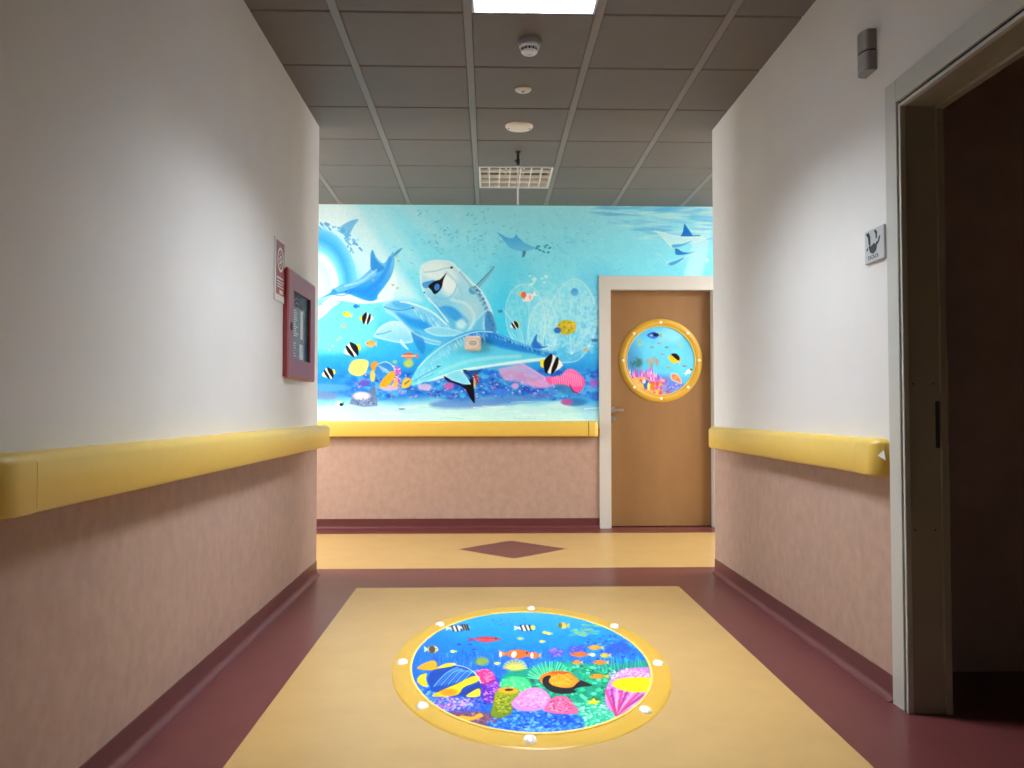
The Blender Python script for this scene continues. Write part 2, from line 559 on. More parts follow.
put(t, obj('end_cap', cap_mesh(lambda d, q, z: (.868 + q, YF - d, z), .071, .082, .04), M['rail'], smooth=True))

# scrap of white paper tucked behind the end of the right handrail
bm = bmesh.new()
pp = [(2.986, .867), (2.970, .886), (2.956, .852)]
A = [bm.verts.new((XR - .040 + .014 * (i > 0), y, z)) for i, (y, z) in enumerate(pp)]
B = [bm.verts.new((v.co.x + .0012, v.co.y, v.co.z)) for v in A]
bm.faces.new(A); bm.faces.new(B[::-1])
for i in range(3):
    j = (i + 1) % 3
    bm.faces.new((A[i], B[i], B[j], A[j]))
tag(obj('paper_scrap', bm, M['white_plastic']), 'small white paper scrap tucked behind the end of the right handrail', 'paper')

# ------------------------------------------------------------------ fire hose cabinet on the left wall
CY0, CY1, CZ0, CZ1, CX = 4.415, 5.10, 1.199, 1.78, XL + .030
t = thing('fire_hose_cabinet', 'dark red fire hose cabinet with a glazed door on the left wall', 'fire cabinet', (XL, 4.70, CZ0))
bm = bmesh.new()
box(bm, XL, XL + .004, CY0 + .01, CY1 - .01, CZ0 + .01, CZ1 - .01, 1)
for (y0, y1, z0, z1) in ((CY0 + .006, CY0 + .02, CZ0 + .006, CZ1 - .006), (CY1 - .02, CY1 - .006, CZ0 + .006, CZ1 - .006),
                         (CY0 + .02, CY1 - .02, CZ0 + .006, CZ0 + .02), (CY0 + .02, CY1 - .02, CZ1 - .02, CZ1 - .006)):
    box(bm, XL, CX - .016, y0, y1, z0, z1)
put(t, obj('body', bm, [M['red'], M['cabin_in']]))
# door: frame with a chamfered outer edge and the window opening
WY0, WY1, WZ0, WZ1 = 4.535, 4.96, 1.306, 1.675
bm = bmesh.new()
def frame_ring(bm, rects, conn_close=False):
    rs = []
    for (x, y0, y1, z0, z1) in rects:
        rs.append([bm.verts.new(p) for p in ((x, y0, z0), (x, y1, z0), (x, y1, z1), (x, y0, z1))])
    for A, B in zip(rs, rs[1:] + ([rs[0]] if conn_close else [])):
        for i in range(4):
            j = (i + 1) % 4
            bm.faces.new((A[i], A[j], B[j], B[i]))
c = .014
frame_ring(bm, [(CX - .016, CY0, CY1, CZ0, CZ1), (CX - .006, CY0, CY1, CZ0, CZ1), (CX, CY0 + c, CY1 - c, CZ0 + c, CZ1 - c),
                (CX, WY0, WY1, WZ0, WZ1), (CX - .016, WY0, WY1, WZ0, WZ1)], True)
dr = put(t, obj('cabinet_door', bm, M['red']))
def sub(parent, o):
    o.parent = parent
    me = o.data
    me.transform(__import__('mathutils').Matrix.Translation(-t.location))
    return o
sub(dr, obj('door_pane', bx(CX - .012, CX - .009, WY0 - .004, WY1 + .004, WZ0 - .004, WZ1 + .004), M['glass']))
bm = bmesh.new()
lathe(bm, (CX, 4.485, 1.475), [(0, .007), (.016, .006), (.022, .003), (.023, 0), (0, 0)], axis='x', seg=24)
sub(dr, obj('door_lock', bm, M['black'], smooth=True))
# instruction sheet behind the pane
bm = bmesh.new()
box(bm, CX - .0185, CX - .017, 4.53, 4.87, 1.30, 1.60)
put(t, obj('instruction_sheet', bm, M['paper']))
bm = bmesh.new()
random.seed(3)
for k in range(12):
    z = 1.575 - k * .0125
    box(bm, CX - .0169, CX - .0163, 4.56, 4.56 + .09 + .07 * random.random(), z, z + .005)
for k in range(6):
    z = 1.395 - k * .014
    box(bm, CX - .0169, CX - .0163, 4.56, 4.56 + .06 + .05 * random.random(), z, z + .005)
box(bm, CX - .0169, CX - .0163, 4.77, 4.83, 1.43, 1.59)
box(bm, CX - .0169, CX - .0163, 4.75, 4.83, 1.315, 1.40)
put(t, obj('sheet_print', bm, M['sign_white']))
# hose reel seen above the sheet
bm = bmesh.new()
for rr in (.17, .145):
    N = 40
    prev = None
    for i in range(N + 1):
        a = 2 * PI * i / N
        cy_, cz_ = 4.70 + rr * math.cos(a), 1.48 + rr * math.sin(a)
        ring = []
        for q in range(8):
            b = 2 * PI * q / 8
            rad = .0045
            ring.append(bm.verts.new((XL + .010 + rad * math.sin(b), cy_ + rad * math.cos(b) * math.cos(a), cz_ + rad * math.cos(b) * math.sin(a))))
        if prev:
            for q in range(8):
                bm.faces.new((prev[q], prev[(q + 1) % 8], ring[(q + 1) % 8], ring[q]))
        prev = ring
put(t, obj('fire_hose', bm, M['red_sign'], smooth=True))

# ------------------------------------------------------------------ red fire sign above/left of the cabinet
SY0, SY1, SZ0, SZ1 = 4.225, 4.413, 1.585, 1.905
t = thing('fire_sign', 'red and white fire hose sign on the left wall above the cabinet corner', 'sign', (XL, 4.305, SZ0))
put(t, obj('sign_board', bx(XL, XL + .008, SY0, SY1, SZ0, SZ1), M['sign_white'], bevel=.002, seg=1))
put(t, obj('red_panel', bx(XL + .008, XL + .0092, SY0 + .018, SY1 - .006, SZ0 + .034, SZ1 - .012), M['red_sign']))
bm = bmesh.new()
xs = XL + .0094
def plate_ring(bm, cy, cz, r0, r1, x, seg=40, h=.0006):
    a_, b_ = [], []
    for i in range(seg):
        a = 2 * PI * i / seg
        a_.append(bm.verts.new((x, cy + r0 * math.cos(a), cz + r0 * math.sin(a))))
        b_.append(bm.verts.new((x, cy + r1 * math.cos(a), cz + r1 * math.sin(a))))
    for i in range(seg):
        j = (i + 1) % seg
        bm.faces.new((a_[i], a_[j], b_[j], b_[i]))
CYs, CZs = 4.325, 1.80
plate_ring(bm, CYs, CZs, .064, .050, xs)
plate_ring(bm, CYs, CZs, .022, .010, xs)
for i in range(8):
    a = 2 * PI * i / 8
    cyl(bm, (xs - .0004, CYs + .034 * math.cos(a), CZs + .034 * math.sin(a)), .005, .005, .0006, axis='x', seg=10)
box(bm, xs - .0004, xs + .0002, SY0 + .03, SY1 - .03, 1.700, 1.709)
for k, (a, b) in enumerate(((.035, .20), (.035, .18), (.035, .19))):
    box(bm, xs - .0004, xs + .0002, SY0 + a, SY0 + b * .85, 1.684 - k * .014, 1.690 - k * .014)
box(bm, xs - .0004, xs + .0002, SY0 + .08, SY0 + .15, 1.625, 1.645)
put(t, obj('pictogram', bm, M['sign_white']))

# ------------------------------------------------------------------ small silver plate beside the near doorway
t = thing('door_sign', 'small silver square plate with a dark hand pictogram beside the near doorway', 'sign', (XR, 3.055, 1.58))
PY0, PY1, PZ0, PZ1 = 2.98, 3.132, 1.580, 1.703
put(t, obj('sign_plate', bx(XR - .010, XR, PY0, PY1, PZ0, PZ1), M['silver'], bevel=.0015, seg=1))
bm = bmesh.new()
xs = XR - .0104
def patch(pts):
    """pts in plate units: u 0..1 from the far edge to the near edge, v 0..1 up"""
    a = [bm.verts.new((xs, PY1 - u * (PY1 - PY0), PZ0 + v * (PZ1 - PZ0))) for u, v in pts]
    b = [bm.verts.new((xs + .0006, v.co.y, v.co.z)) for v in a]
    bm.faces.new(a)
    n = len(a)
    for i in range(n):
        j = (i + 1) % n
        bm.faces.new((a[i], b[i], b[j], a[j]))
patch([(.06, .92), (.22, .94), (.30, .82), (.32, .55), (.26, .50), (.20, .62), (.18, .78)])
patch([(.50, .94), (.62, .93), (.68, .84), (.66, .66), (.60, .66), (.58, .82)])
patch([(.20, .52), (.34, .50), (.50, .56), (.62, .50), (.66, .42), (.60, .30), (.46, .24), (.30, .30), (.24, .42)])
patch([(.60, .56), (.70, .58), (.78, .72), (.84, .70), (.78, .56), (.70, .48), (.62, .46)])
patch([(.10, .46), (.18, .48), (.18, .40), (.10, .38)])
# lettering
for k in range(6):
    u = .18 + k * .095
    patch([(u, .10), (u, .22), (u + .022, .22), (u + .022, .10)])
    if k % 2 == 0:
        patch([(u + .022, .22), (u + .065, .22), (u + .065, .195), (u + .022, .195)])
        patch([(u + .022, .125), (u + .065, .125), (u + .065, .10), (u + .022, .10)])
    else:
        patch([(u + .022, .17), (u + .065, .17), (u + .065, .145), (u + .022, .145)])
        patch([(u + .045, .145), (u + .065, .145), (u + .065, .10), (u + .045, .10)])
put(t, obj('pictogram', bm, M['print_black']))

# ------------------------------------------------------------------ call indicator lamp high on the right wall
t = thing('indicator_lamp', 'grey rounded indicator lamp high on the right wall near the doorway', 'lamp', (XR, 3.08, 2.292))
IY0, IY1, IZ0, IZ1 = 3.035, 3.125, 2.292, 2.446
def half_round(z0, z1, dep, m, nm, ins=0):
    bm = bmesh.new()
    pr = [(XR, IY0 + ins), (XR, IY1 - ins)]
    n = 14
    cy_ = (IY0 + IY1) / 2
    hw = (IY1 - IY0) / 2 - ins
    pr = [(XR, IY1 - ins)]
    for i in range(n + 1):
        a = PI * i / n
        pr.append((XR - .016 - (dep - .016) * math.sin(a) ** .8, cy_ + hw * math.cos(a)))
    pr.append((XR, IY0 + ins))
    prism(bm, pr, z0, z1, 'z')
    return put(t, obj(nm, bm, m, smooth=True))
half_round(IZ0, IZ0 + .072, .044, M['grey_plastic'], 'lens')
half_round(IZ0 + .072, IZ0 + .079, .036, M['dark'], 'divider', .004)
half_round(IZ0 + .079, IZ1, .044, M['grey_plastic'], 'lens')

# ------------------------------------------------------------------ box fixed through the mural on the far wall
t = thing('wall_device', 'small beige plastic box fixed to the far wall in the middle of the sea mural', 'wall device', (-.138, YF, 1.56))
bxp = -.14
bm = bx(bxp - .072, bxp + .072, YF - .055, YF - .006, 1.545, 1.675)
bmesh.ops.bevel(bm, geom=list(bm.edges), offset=.013, segments=3, affect='EDGES')
put(t, obj('housing', bm, M['beige_plastic'], smooth=True))
bm = bmesh.new()
lathe(bm, (bxp, YF - .055, 1.61), [(.052, 0), (.050, -.004), (.044, -.004), (.042, 0)], axis='y', seg=32, sy=.62)
put(t, obj('cover_ring', bm, M['white_plastic'], smooth=True))
bm = bmesh.new()
for k in (-1, 0, 1):
    box(bm, bxp - .028, bxp + .028, YF - .0565, YF - .0545, 1.607 + k * .014, 1.611 + k * .014)
put(t, obj('sound_slots', bm, M['chrome_dark']))

# ------------------------------------------------------------------ ceiling devices
t = thing('smoke_detector', 'white round smoke detector on the ceiling beside the lit luminaire', 'smoke detector', (.195, 4.04, ZC))
bm = bmesh.new()
lathe(bm, (.195, 4.04, ZC), [(0, 0), (.058, 0), (.058, -.016), (.054, -.022), (.0, -.022)])
put(t, obj('mounting_base', bm, M['grey_plastic'], smooth=True))
bm = bmesh.new()
lathe(bm, (.195, 4.04, ZC - .022), [(0, 0), (.046, 0), (.050, -.010), (.047, -.018), (0, -.018)])
put(t, obj('upper_ring', bm, M['white_plastic'], smooth=True))
bm = bmesh.new()
for i in range(12):
    a = 2 * PI * i / 12
    cx_, cy_ = .195 + .036 * math.cos(a), 4.04 + .036 * math.sin(a)
    box(bm, cx_ - .003, cx_ + .003, cy_ - .003, cy_ + .003, ZC - .052, ZC - .040)
put(t, obj('vent_ribs', bm, M['dark']))
bm = bmesh.new()
lathe(bm, (.195, 4.04, ZC - .052), [(0, 0), (.040, 0), (.040, -.006), (.032, -.013), (.012, -.014), (.010, -.011), (0, -.011)])
put(t, obj('sensor_cap', bm, M['white_plastic'], smooth=True))

t = thing('ceiling_sensor', 'smallest flat white disc on the ceiling, between smoke detector and large disc', 'ceiling disc', (.19, 4.66, ZC))
bm = bmesh.new()
lathe(bm, (.19, 4.66, ZC), [(0, 0), (.046, 0), (.046, -.004), (.038, -.011), (.0, -.013)])
put(t, obj('disc_cover', bm, M['cream'], smooth=True))
bm = bmesh.new()
lathe(bm, (.19, 4.66, ZC - .0125), [(0, 0), (.010, 0), (.008, -.004), (0, -.005)], seg=16)
put(t, obj('center_eye', bm, M['grey_plastic'], smooth=True))

t = thing('ceiling_cover', 'larger cream round cover plate with two screws on the ceiling', 'ceiling disc', (.19, 5.27, ZC))
bm = bmesh.new()
lathe(bm, (.19, 5.27, ZC), [(0, 0), (.088, 0), (.088, -.005), (.080, -.014), (.060, -.018), (0, -.020)])
put(t, obj('disc_cover', bm, M['cream'], smooth=True))
for s in (-1, 1):
    bm = bmesh.new()
    lathe(bm, (.19 + s * .066, 5.27, ZC - .016), [(0, 0), (.007, 0), (.006, -.004), (0, -.005)], seg=12)
    put(t, obj('screw', bm, M['chrome_dark'], smooth=True))

t = thing('hanging_rod', 'thin white rod hanging from a dark bracket in front of the far louvred luminaire', 'rod', (.20, 5.80, ZC))
bm = bmesh.new()
lathe(bm, (.20, 5.80, ZC), [(0, 0), (.020, 0), (.020, -.006), (.010, -.014), (.010, -.05), (.016, -.055), (.016, -.085), (.009, -.10), (0, -.10)], seg=20)
box(bm, .178, .20, 5.794, 5.806, ZC - .075, ZC - .060)
put(t, obj('ceiling_bracket', bm, M['black'], smooth=True))
bm = bmesh.new()
cyl(bm, (.20, 5.80, 2.462), .0065, .0065, ZC - .095 - 2.462, seg=14)
lathe(bm, (.20, 5.80, 2.462), [(0, -.004), (.008, -.002), (.008, .012), (.0065, .014)], seg=14)
put(t, obj('rod', bm, M['white_plastic'], smooth=True))

# ------------------------------------------------------------------ louvred luminaires let into the ceiling
def luminaire(label, x0, y0, lit, nx, ny):
    """sits in the ceiling tile x0..x0+.6, y0..y0+.6"""
    t = thing('louvered_luminaire', label, 'ceiling light', (x0 + .3, y0 + .3, ZC), 'louvred ceiling luminaires')
    a, b = x0 + .022, x0 + .578
    c_, d = y0 + .008, y0 + .592
    lm = M['louver'] if lit else M['louver_dim']
    bm = bmesh.new()
    for q in ((a, a + .012, c_, d), (b - .012, b, c_, d), (a + .012, b - .012, c_, c_ + .012), (a + .012, b - .012, d - .012, d)):
        box(bm, q[0], q[1], q[2], q[3], ZC - .004, ZC + .12)
    box(bm, a, b, c_, d, ZC + .12, ZC + .128)
    put(t, obj('housing', bm, M['white_plastic']))
    if not lit:
        put(t, obj('shade_sheet', bx(a + .013, b - .013, c_ + .013, d - .013, ZC + .092, ZC + .098), M['chrome_dark']))  # dark sheet stands in for shade inside the unlit cells
    bm = bmesh.new()
    lh, lw = (.07, .022) if lit else (.022, .004)
    for k in range(1, nx):
        xx = a + (b - a) * k / nx
        prism(bm, [(xx - .002, ZC - .001), (xx + .002, ZC - .001), (xx + lw, ZC + lh), (xx - lw, ZC + lh)], c_ + .012, d - .012, 'y')
    for k in range(1, ny):
        yy = c_ + (d - c_) * k / ny
        prism(bm, [(yy - .002, ZC - .001), (yy + .002, ZC - .001), (yy + lw, ZC + lh), (yy - lw, ZC + lh)], a + .012, b - .012, 'x')
    put(t, obj('louver', bm, lm))
    for k in range(4):
        xx = a + (b - a) * (k + .5) / 4
        bm = bmesh.new()
        cyl(bm, (xx, c_ + .02, ZC + .080), .008, .008, d - c_ - .04, axis='y', seg=16)
        put(t, obj('tube', bm, M['tube_on'] if lit else M['tube_off'], smooth=True))
    return t
luminaire('brightly lit louvred luminaire at the top edge of the photo', -.10, 3.16, True, 4, 4)
luminaire('unlit white louvred luminaire far down the ceiling, in front of the mural', -.10, 6.16, False, 7, 4)


def added_panel_light(label, x, y):  # unseen fixture added to go with the extra light on the mural
    t = thing('added_panel_luminaire', label, 'ceiling light', (x, y, ZC), 'unseen flat panel lights added to the cross corridor')
    bm = bmesh.new()
    for q in ((x - .3, x - .285, y - .3, y + .3), (x + .285, x + .3, y - .3, y + .3), (x - .285, x + .285, y - .3, y - .285), (x - .285, x + .285, y + .285, y + .3)):
        box(bm, q[0], q[1], q[2], q[3], ZC - .024, ZC)
    put(t, obj('frame', bm, M['white_plastic']))
    put(t, obj('diffuser', bx(x - .285, x + .285, y - .285, y + .285, ZC - .020, ZC - .002), M['tube_on']))
added_panel_light('unseen flat panel light added in the left arm of the cross corridor', -2.9, 5.74)
added_panel_light('unseen flat panel light added in the right arm of the cross corridor', 3.4, 5.74)

# ------------------------------------------------------------------ painter for printed pictures
class Canvas:
    """a sheet of vertices, each with a design coordinate (U,V) and an ink colour in sRGB 0..255"""
    def __init__(s, U, V):
        s.U, s.V = U.astype(np.float32), V.astype(np.float32)
        s.C = np.zeros(U.shape + (3,), np.float32)
        s.rng = np.random.RandomState(7)
    def noise(s, sx, sy=None, seed=0, oct=3):
        sy = sy or sx
        out = np.zeros(s.U.shape, np.float32)
        amp, tot = 1.0, 0
        for o in range(oct):
            g = np.random.RandomState(seed + 17 * o).rand(256, 256).astype(np.float32)
            x, y = s.U / sx * 2 ** o, s.V / sy * 2 ** o
            xi, yi = np.floor(x).astype(int), np.floor(y).astype(int)
            fx, fy = x - xi, y - yi
            fx, fy = fx * fx * (3 - 2 * fx), fy * fy * (3 - 2 * fy)
            a, b, c, d = g[yi % 256, xi % 256], g[yi % 256, (xi + 1) % 256], g[(yi + 1) % 256, xi % 256], g[(yi + 1) % 256, (xi + 1) % 256]
            out += amp * ((a * (1 - fx) + b * fx) * (1 - fy) + (c * (1 - fx) + d * fx) * fy)
            tot += amp
            amp *= .5
        return out / tot
    def blend(s, mask, c, sl=None):
        c = np.asarray(c, np.float32)
        if sl is None:
            s.C += mask[..., None] * (c - s.C)
        else:
            s.C[sl] += mask[..., None] * (c - s.C[sl])
    def window(s, u0, u1, v0, v1):
        m = (s.U >= u0) & (s.U <= u1) & (s.V >= v0) & (s.V <= v1)
        if not m.any():
            return None
        r = np.where(m.any(1))[0]
        c = np.where(m.any(0))[0]
        return (slice(r[0], r[-1] + 1), slice(c[0], c[-1] + 1))
    def ell(s, cu, cv, ru, rv, c, a=1.0, rot=0, soft=.25, c2=None):
        R_ = max(ru, rv) * (1 + soft) + 1
        sl = s.window(cu - R_, cu + R_, cv - R_, cv + R_)
        if sl is None:
            return
        x, y = s.U[sl] - cu, s.V[sl] - cv
        t = R(rot)
        p, q = (x * math.cos(t) + y * math.sin(t)) / ru, (-x * math.sin(t) + y * math.cos(t)) / rv
        d = np.sqrt(p * p + q * q)
        m = np.clip((1 - d) / max(soft, .01) + .5, 0, 1) * a
        if c2 is not None:
            k = np.clip(q * .5 + .5, 0, 1)[..., None]
            c = np.asarray(c, np.float32) * (1 - k) + np.asarray(c2, np.float32) * k
        s.blend(m, c, sl)
    @staticmethod
    def spline(P, closed=True, n=5):
        P = [np.array(p, float) for p in P]
        N = len(P)
        out = []
        for i in range(N if closed else N - 1):
            g = lambda k: P[k % N] if closed else P[min(max(k, 0), N - 1)]
            a, b, c, d = g(i - 1), g(i), g(i + 1), g(i + 2)
            for j in range(n):
                t = j / n
                out.append(.5 * ((2 * b) + (c - a) * t + (2 * a - 5 * b + 4 * c - d) * t * t + (3 * b - a - 3 * c + d) * t ** 3))
        if not closed:
            out.append(P[-1])
        return np.array(out)
    def poly(s, P, c, a=1.0, soft=.7, smooth=True, c2=None, v0=None, v1=None, shade=None):
        Q = s.spline(P) if smooth else np.array(P, float)
        sl = s.window(Q[:, 0].min() - soft - 1, Q[:, 0].max() + soft + 1, Q[:, 1].min() - soft - 1, Q[:, 1].max() + soft + 1)
        if sl is None:
            return
        x, y = s.U[sl], s.V[sl]
        ins = np.zeros(x.shape, bool)
        dm = np.full(x.shape, 1e9, np.float32)
        n = len(Q)
        for i in range(n):
            x0, y0 = Q[i]
            x1, y1 = Q[(i + 1) % n]
            if y0 != y1:
                cr = ((y0 > y) != (y1 > y)) & (x < (x1 - x0) * (y - y0) / (y1 - y0) + x0)
                ins ^= cr
            ex, ey = x1 - x0, y1 - y0
            L = ex * ex + ey * ey + 1e-9
            t = np.clip(((x - x0) * ex + (y - y0) * ey) / L, 0, 1)
            dm = np.minimum(dm, (x - x0 - t * ex) ** 2 + (y - y0 - t * ey) ** 2)
        d = np.sqrt(dm)
        sd = np.where(ins, d, -d)
        m = np.clip(sd / soft + .5, 0, 1) * a
        if c2 is not None:
            lo = Q[:, 1].min() if v0 is None else v0
            hi = Q[:, 1].max() if v1 is None else v1
            k = np.clip((y - lo) / (hi - lo + 1e-6), 0, 1)[..., None]
            c = np.asarray(c, np.float32) * (1 - k) + np.asarray(c2, np.float32) * k
        if shade is not None:      # (rim colour, rim width): printed rim of the figure
            k = np.exp(-np.maximum(sd, 0) / shade[1])[..., None]
            c = np.asarray(c, np.float32) * (1 - k) + np.asarray(shade[0], np.float32) * k
        s.blend(m, c, sl)
    def line(s, P, wd, c, a=1.0, soft=.6, smooth=True, taper=False):
        Q = s.spline(P, closed=False) if smooth and len(P) > 2 else np.array(P, float)
        r = wd / 2 + soft
        sl = s.window(Q[:, 0].min() - r, Q[:, 0].max() + r, Q[:, 1].min() - r, Q[:, 1].max() + r)
        if sl is None:
            return
        x, y = s.U[sl], s.V[sl]
        best = np.full(x.shape, -1e9, np.float32)
        n = len(Q) - 1
        for i in range(n):
            x0, y0 = Q[i]
            x1, y1 = Q[i + 1]
            ex, ey = x1 - x0, y1 - y0
            L = ex * ex + ey * ey + 1e-9
            t = np.clip(((x - x0) * ex + (y - y0) * ey) / L, 0, 1)
            d = np.sqrt((x - x0 - t * ex) ** 2 + (y - y0 - t * ey) ** 2)
            ww = wd / 2 * (1 - (i + t) / n if taper else 1)
            best = np.maximum(best, ww - d)
        s.blend(np.clip(best / soft + .5, 0, 1) * a, c, sl)
    # ---- figures
    def fish(s, u, v, L, H, c, c2=None, d=1, rot=0, tail=None, a=1.0, fin=None):
        """d=1 swims to the right"""
        def T(P):
            t = R(rot)
            return [(u + (x * math.cos(t) * d - y * math.sin(t)) , v + (x * math.sin(t) * d + y * math.cos(t))) for x, y in P]
        tail = tail or c
        s.poly(T([(-L * .36, -H * .08), (-L * .62, -H * .42), (-L * .56, 0), (-L * .62, H * .42), (-L * .36, H * .08)]), tail, a, .6, smooth=False)
        if fin:
            s.poly(T([(-L * .25, -H * .3), (-L * .05, -H * .72), (L * .2, -H * .4)]), fin, a, .6)
            s.poly(T([(-L * .25, H * .3), (-L * .10, H * .70), (L * .12, H * .4)]), fin, a, .6)
        s.poly(T([(L * .5, 0), (L * .28, -H * .36), (-L * .05, -H * .5), (-L * .36, -H * .14), (-L * .36, H * .14), (-L * .05, H * .5), (L * .28, H * .34)]), c, a, .7, c2=c2)
        if L > 6:
            p = T([(L * .33, -H * .1)])[0]
            s.ell(p[0], p[1], max(.5, L * .035), max(.5, L * .035), (20, 20, 30), a, soft=.5)
    def banner(s, u, v, L, d=1, rot=0):
        """black, white and yellow striped butterfly fish"""
        def T(P):
            t = R(rot)
            return [(u + d * (x * math.cos(t) - y * math.sin(t)) * L, v + (x * math.sin(t) + y * math.cos(t)) * L) for x, y in P]
        s.poly(T([(-.55, -.18), (-.30, -.20), (-.28, .12), (-.52, .14)]), (245, 225, 40), 1, .7)
        s.poly(T([(.52, .04), (.25, -.28), (-.02, -.46), (-.34, -.22), (-.36, .12), (-.12, .46), (.22, .30)]), (246, 246, 240), 1, .7)
        s.poly(T([(-.10, -.46), (-.36, -.20), (-.40, .10), (-.30, .44), (-.18, .30), (-.02, -.10), (.02, -.44)]), (15, 12, 20), 1, .6)
        s.poly(T([(.22, -.34), (.10, -.10), (-.02, .22), (-.04, .50), (.12, .36), (.26, .10), (.32, -.24)]), (15, 12, 20), 1, .6)
    def speckle(s, mask, colors, n, size, seed=0, a=.9, box_=None):
        rr = np.random.RandomState(seed)
        u0, u1, v0, v1 = box_
        for i in range(n):
            u, v = rr.uniform(u0, u1), rr.uniform(v0, v1)
            if mask and not mask(u, v):
                continue
            k = size * (.6 + .8 * rr.rand())
            s.ell(u, v, k, k * .8, colors[rr.randint(len(colors))], a, soft=.6)

def sheet(name, cv, POS, m, parent=None, mask=None):
    """grid mesh whose vertices carry the inks"""
    h, w_ = cv.U.shape
    me = bpy.data.meshes.new(name)
    idx = np.arange(h * w_).reshape(h, w_)
    q = np.stack([idx[:-1, :-1], idx[:-1, 1:], idx[1:, 1:], idx[1:, :-1]], -1).reshape(-1, 4)
    if mask is not None:
        k = mask.reshape(-1)[q].all(1)
        q = q[k]
    me.vertices.add(h * w_)
    me.vertices.foreach_set('co', POS.reshape(-1).astype(np.float32))
    me.loops.add(len(q) * 4)
    me.loops.foreach_set('vertex_index', q.reshape(-1).astype(np.int32))
    me.polygons.add(len(q))
    me.polygons.foreach_set('loop_start', (np.arange(len(q)) * 4).astype(np.int32))
    me.update(calc_edges=True)
    at = me.color_attributes.new('ink', 'FLOAT_COLOR', 'POINT')
    c = np.clip(cv.C / 255.0, 0, 1)
    l = np.where(c <= .04045, c / 12.92, ((c + .055) / 1.055) ** 2.4)
    rgba = np.ones((h * w_, 4), np.float32)
    rgba[:, :3] = l.reshape(-1, 3)
    at.data.foreach_set('color', rgba.reshape(-1))
    o = link(name, me, m, parent)
    return o

def ramp(v, stops):
    xs_ = [p[0] for p in stops]
    return np.stack([np.interp(v, xs_, [p[1][k] for p in stops]) for k in range(3)], -1).astype(np.float32)

# ------------------------------------------------------------------ THE SEA MURAL on the far wall
M['mural'] = print_mat('printed_sea_mural', .6, .15, .99)
M['decal'] = print_mat('printed_floor_decal', .45, .18, .80)
BL = (15, 12, 20)

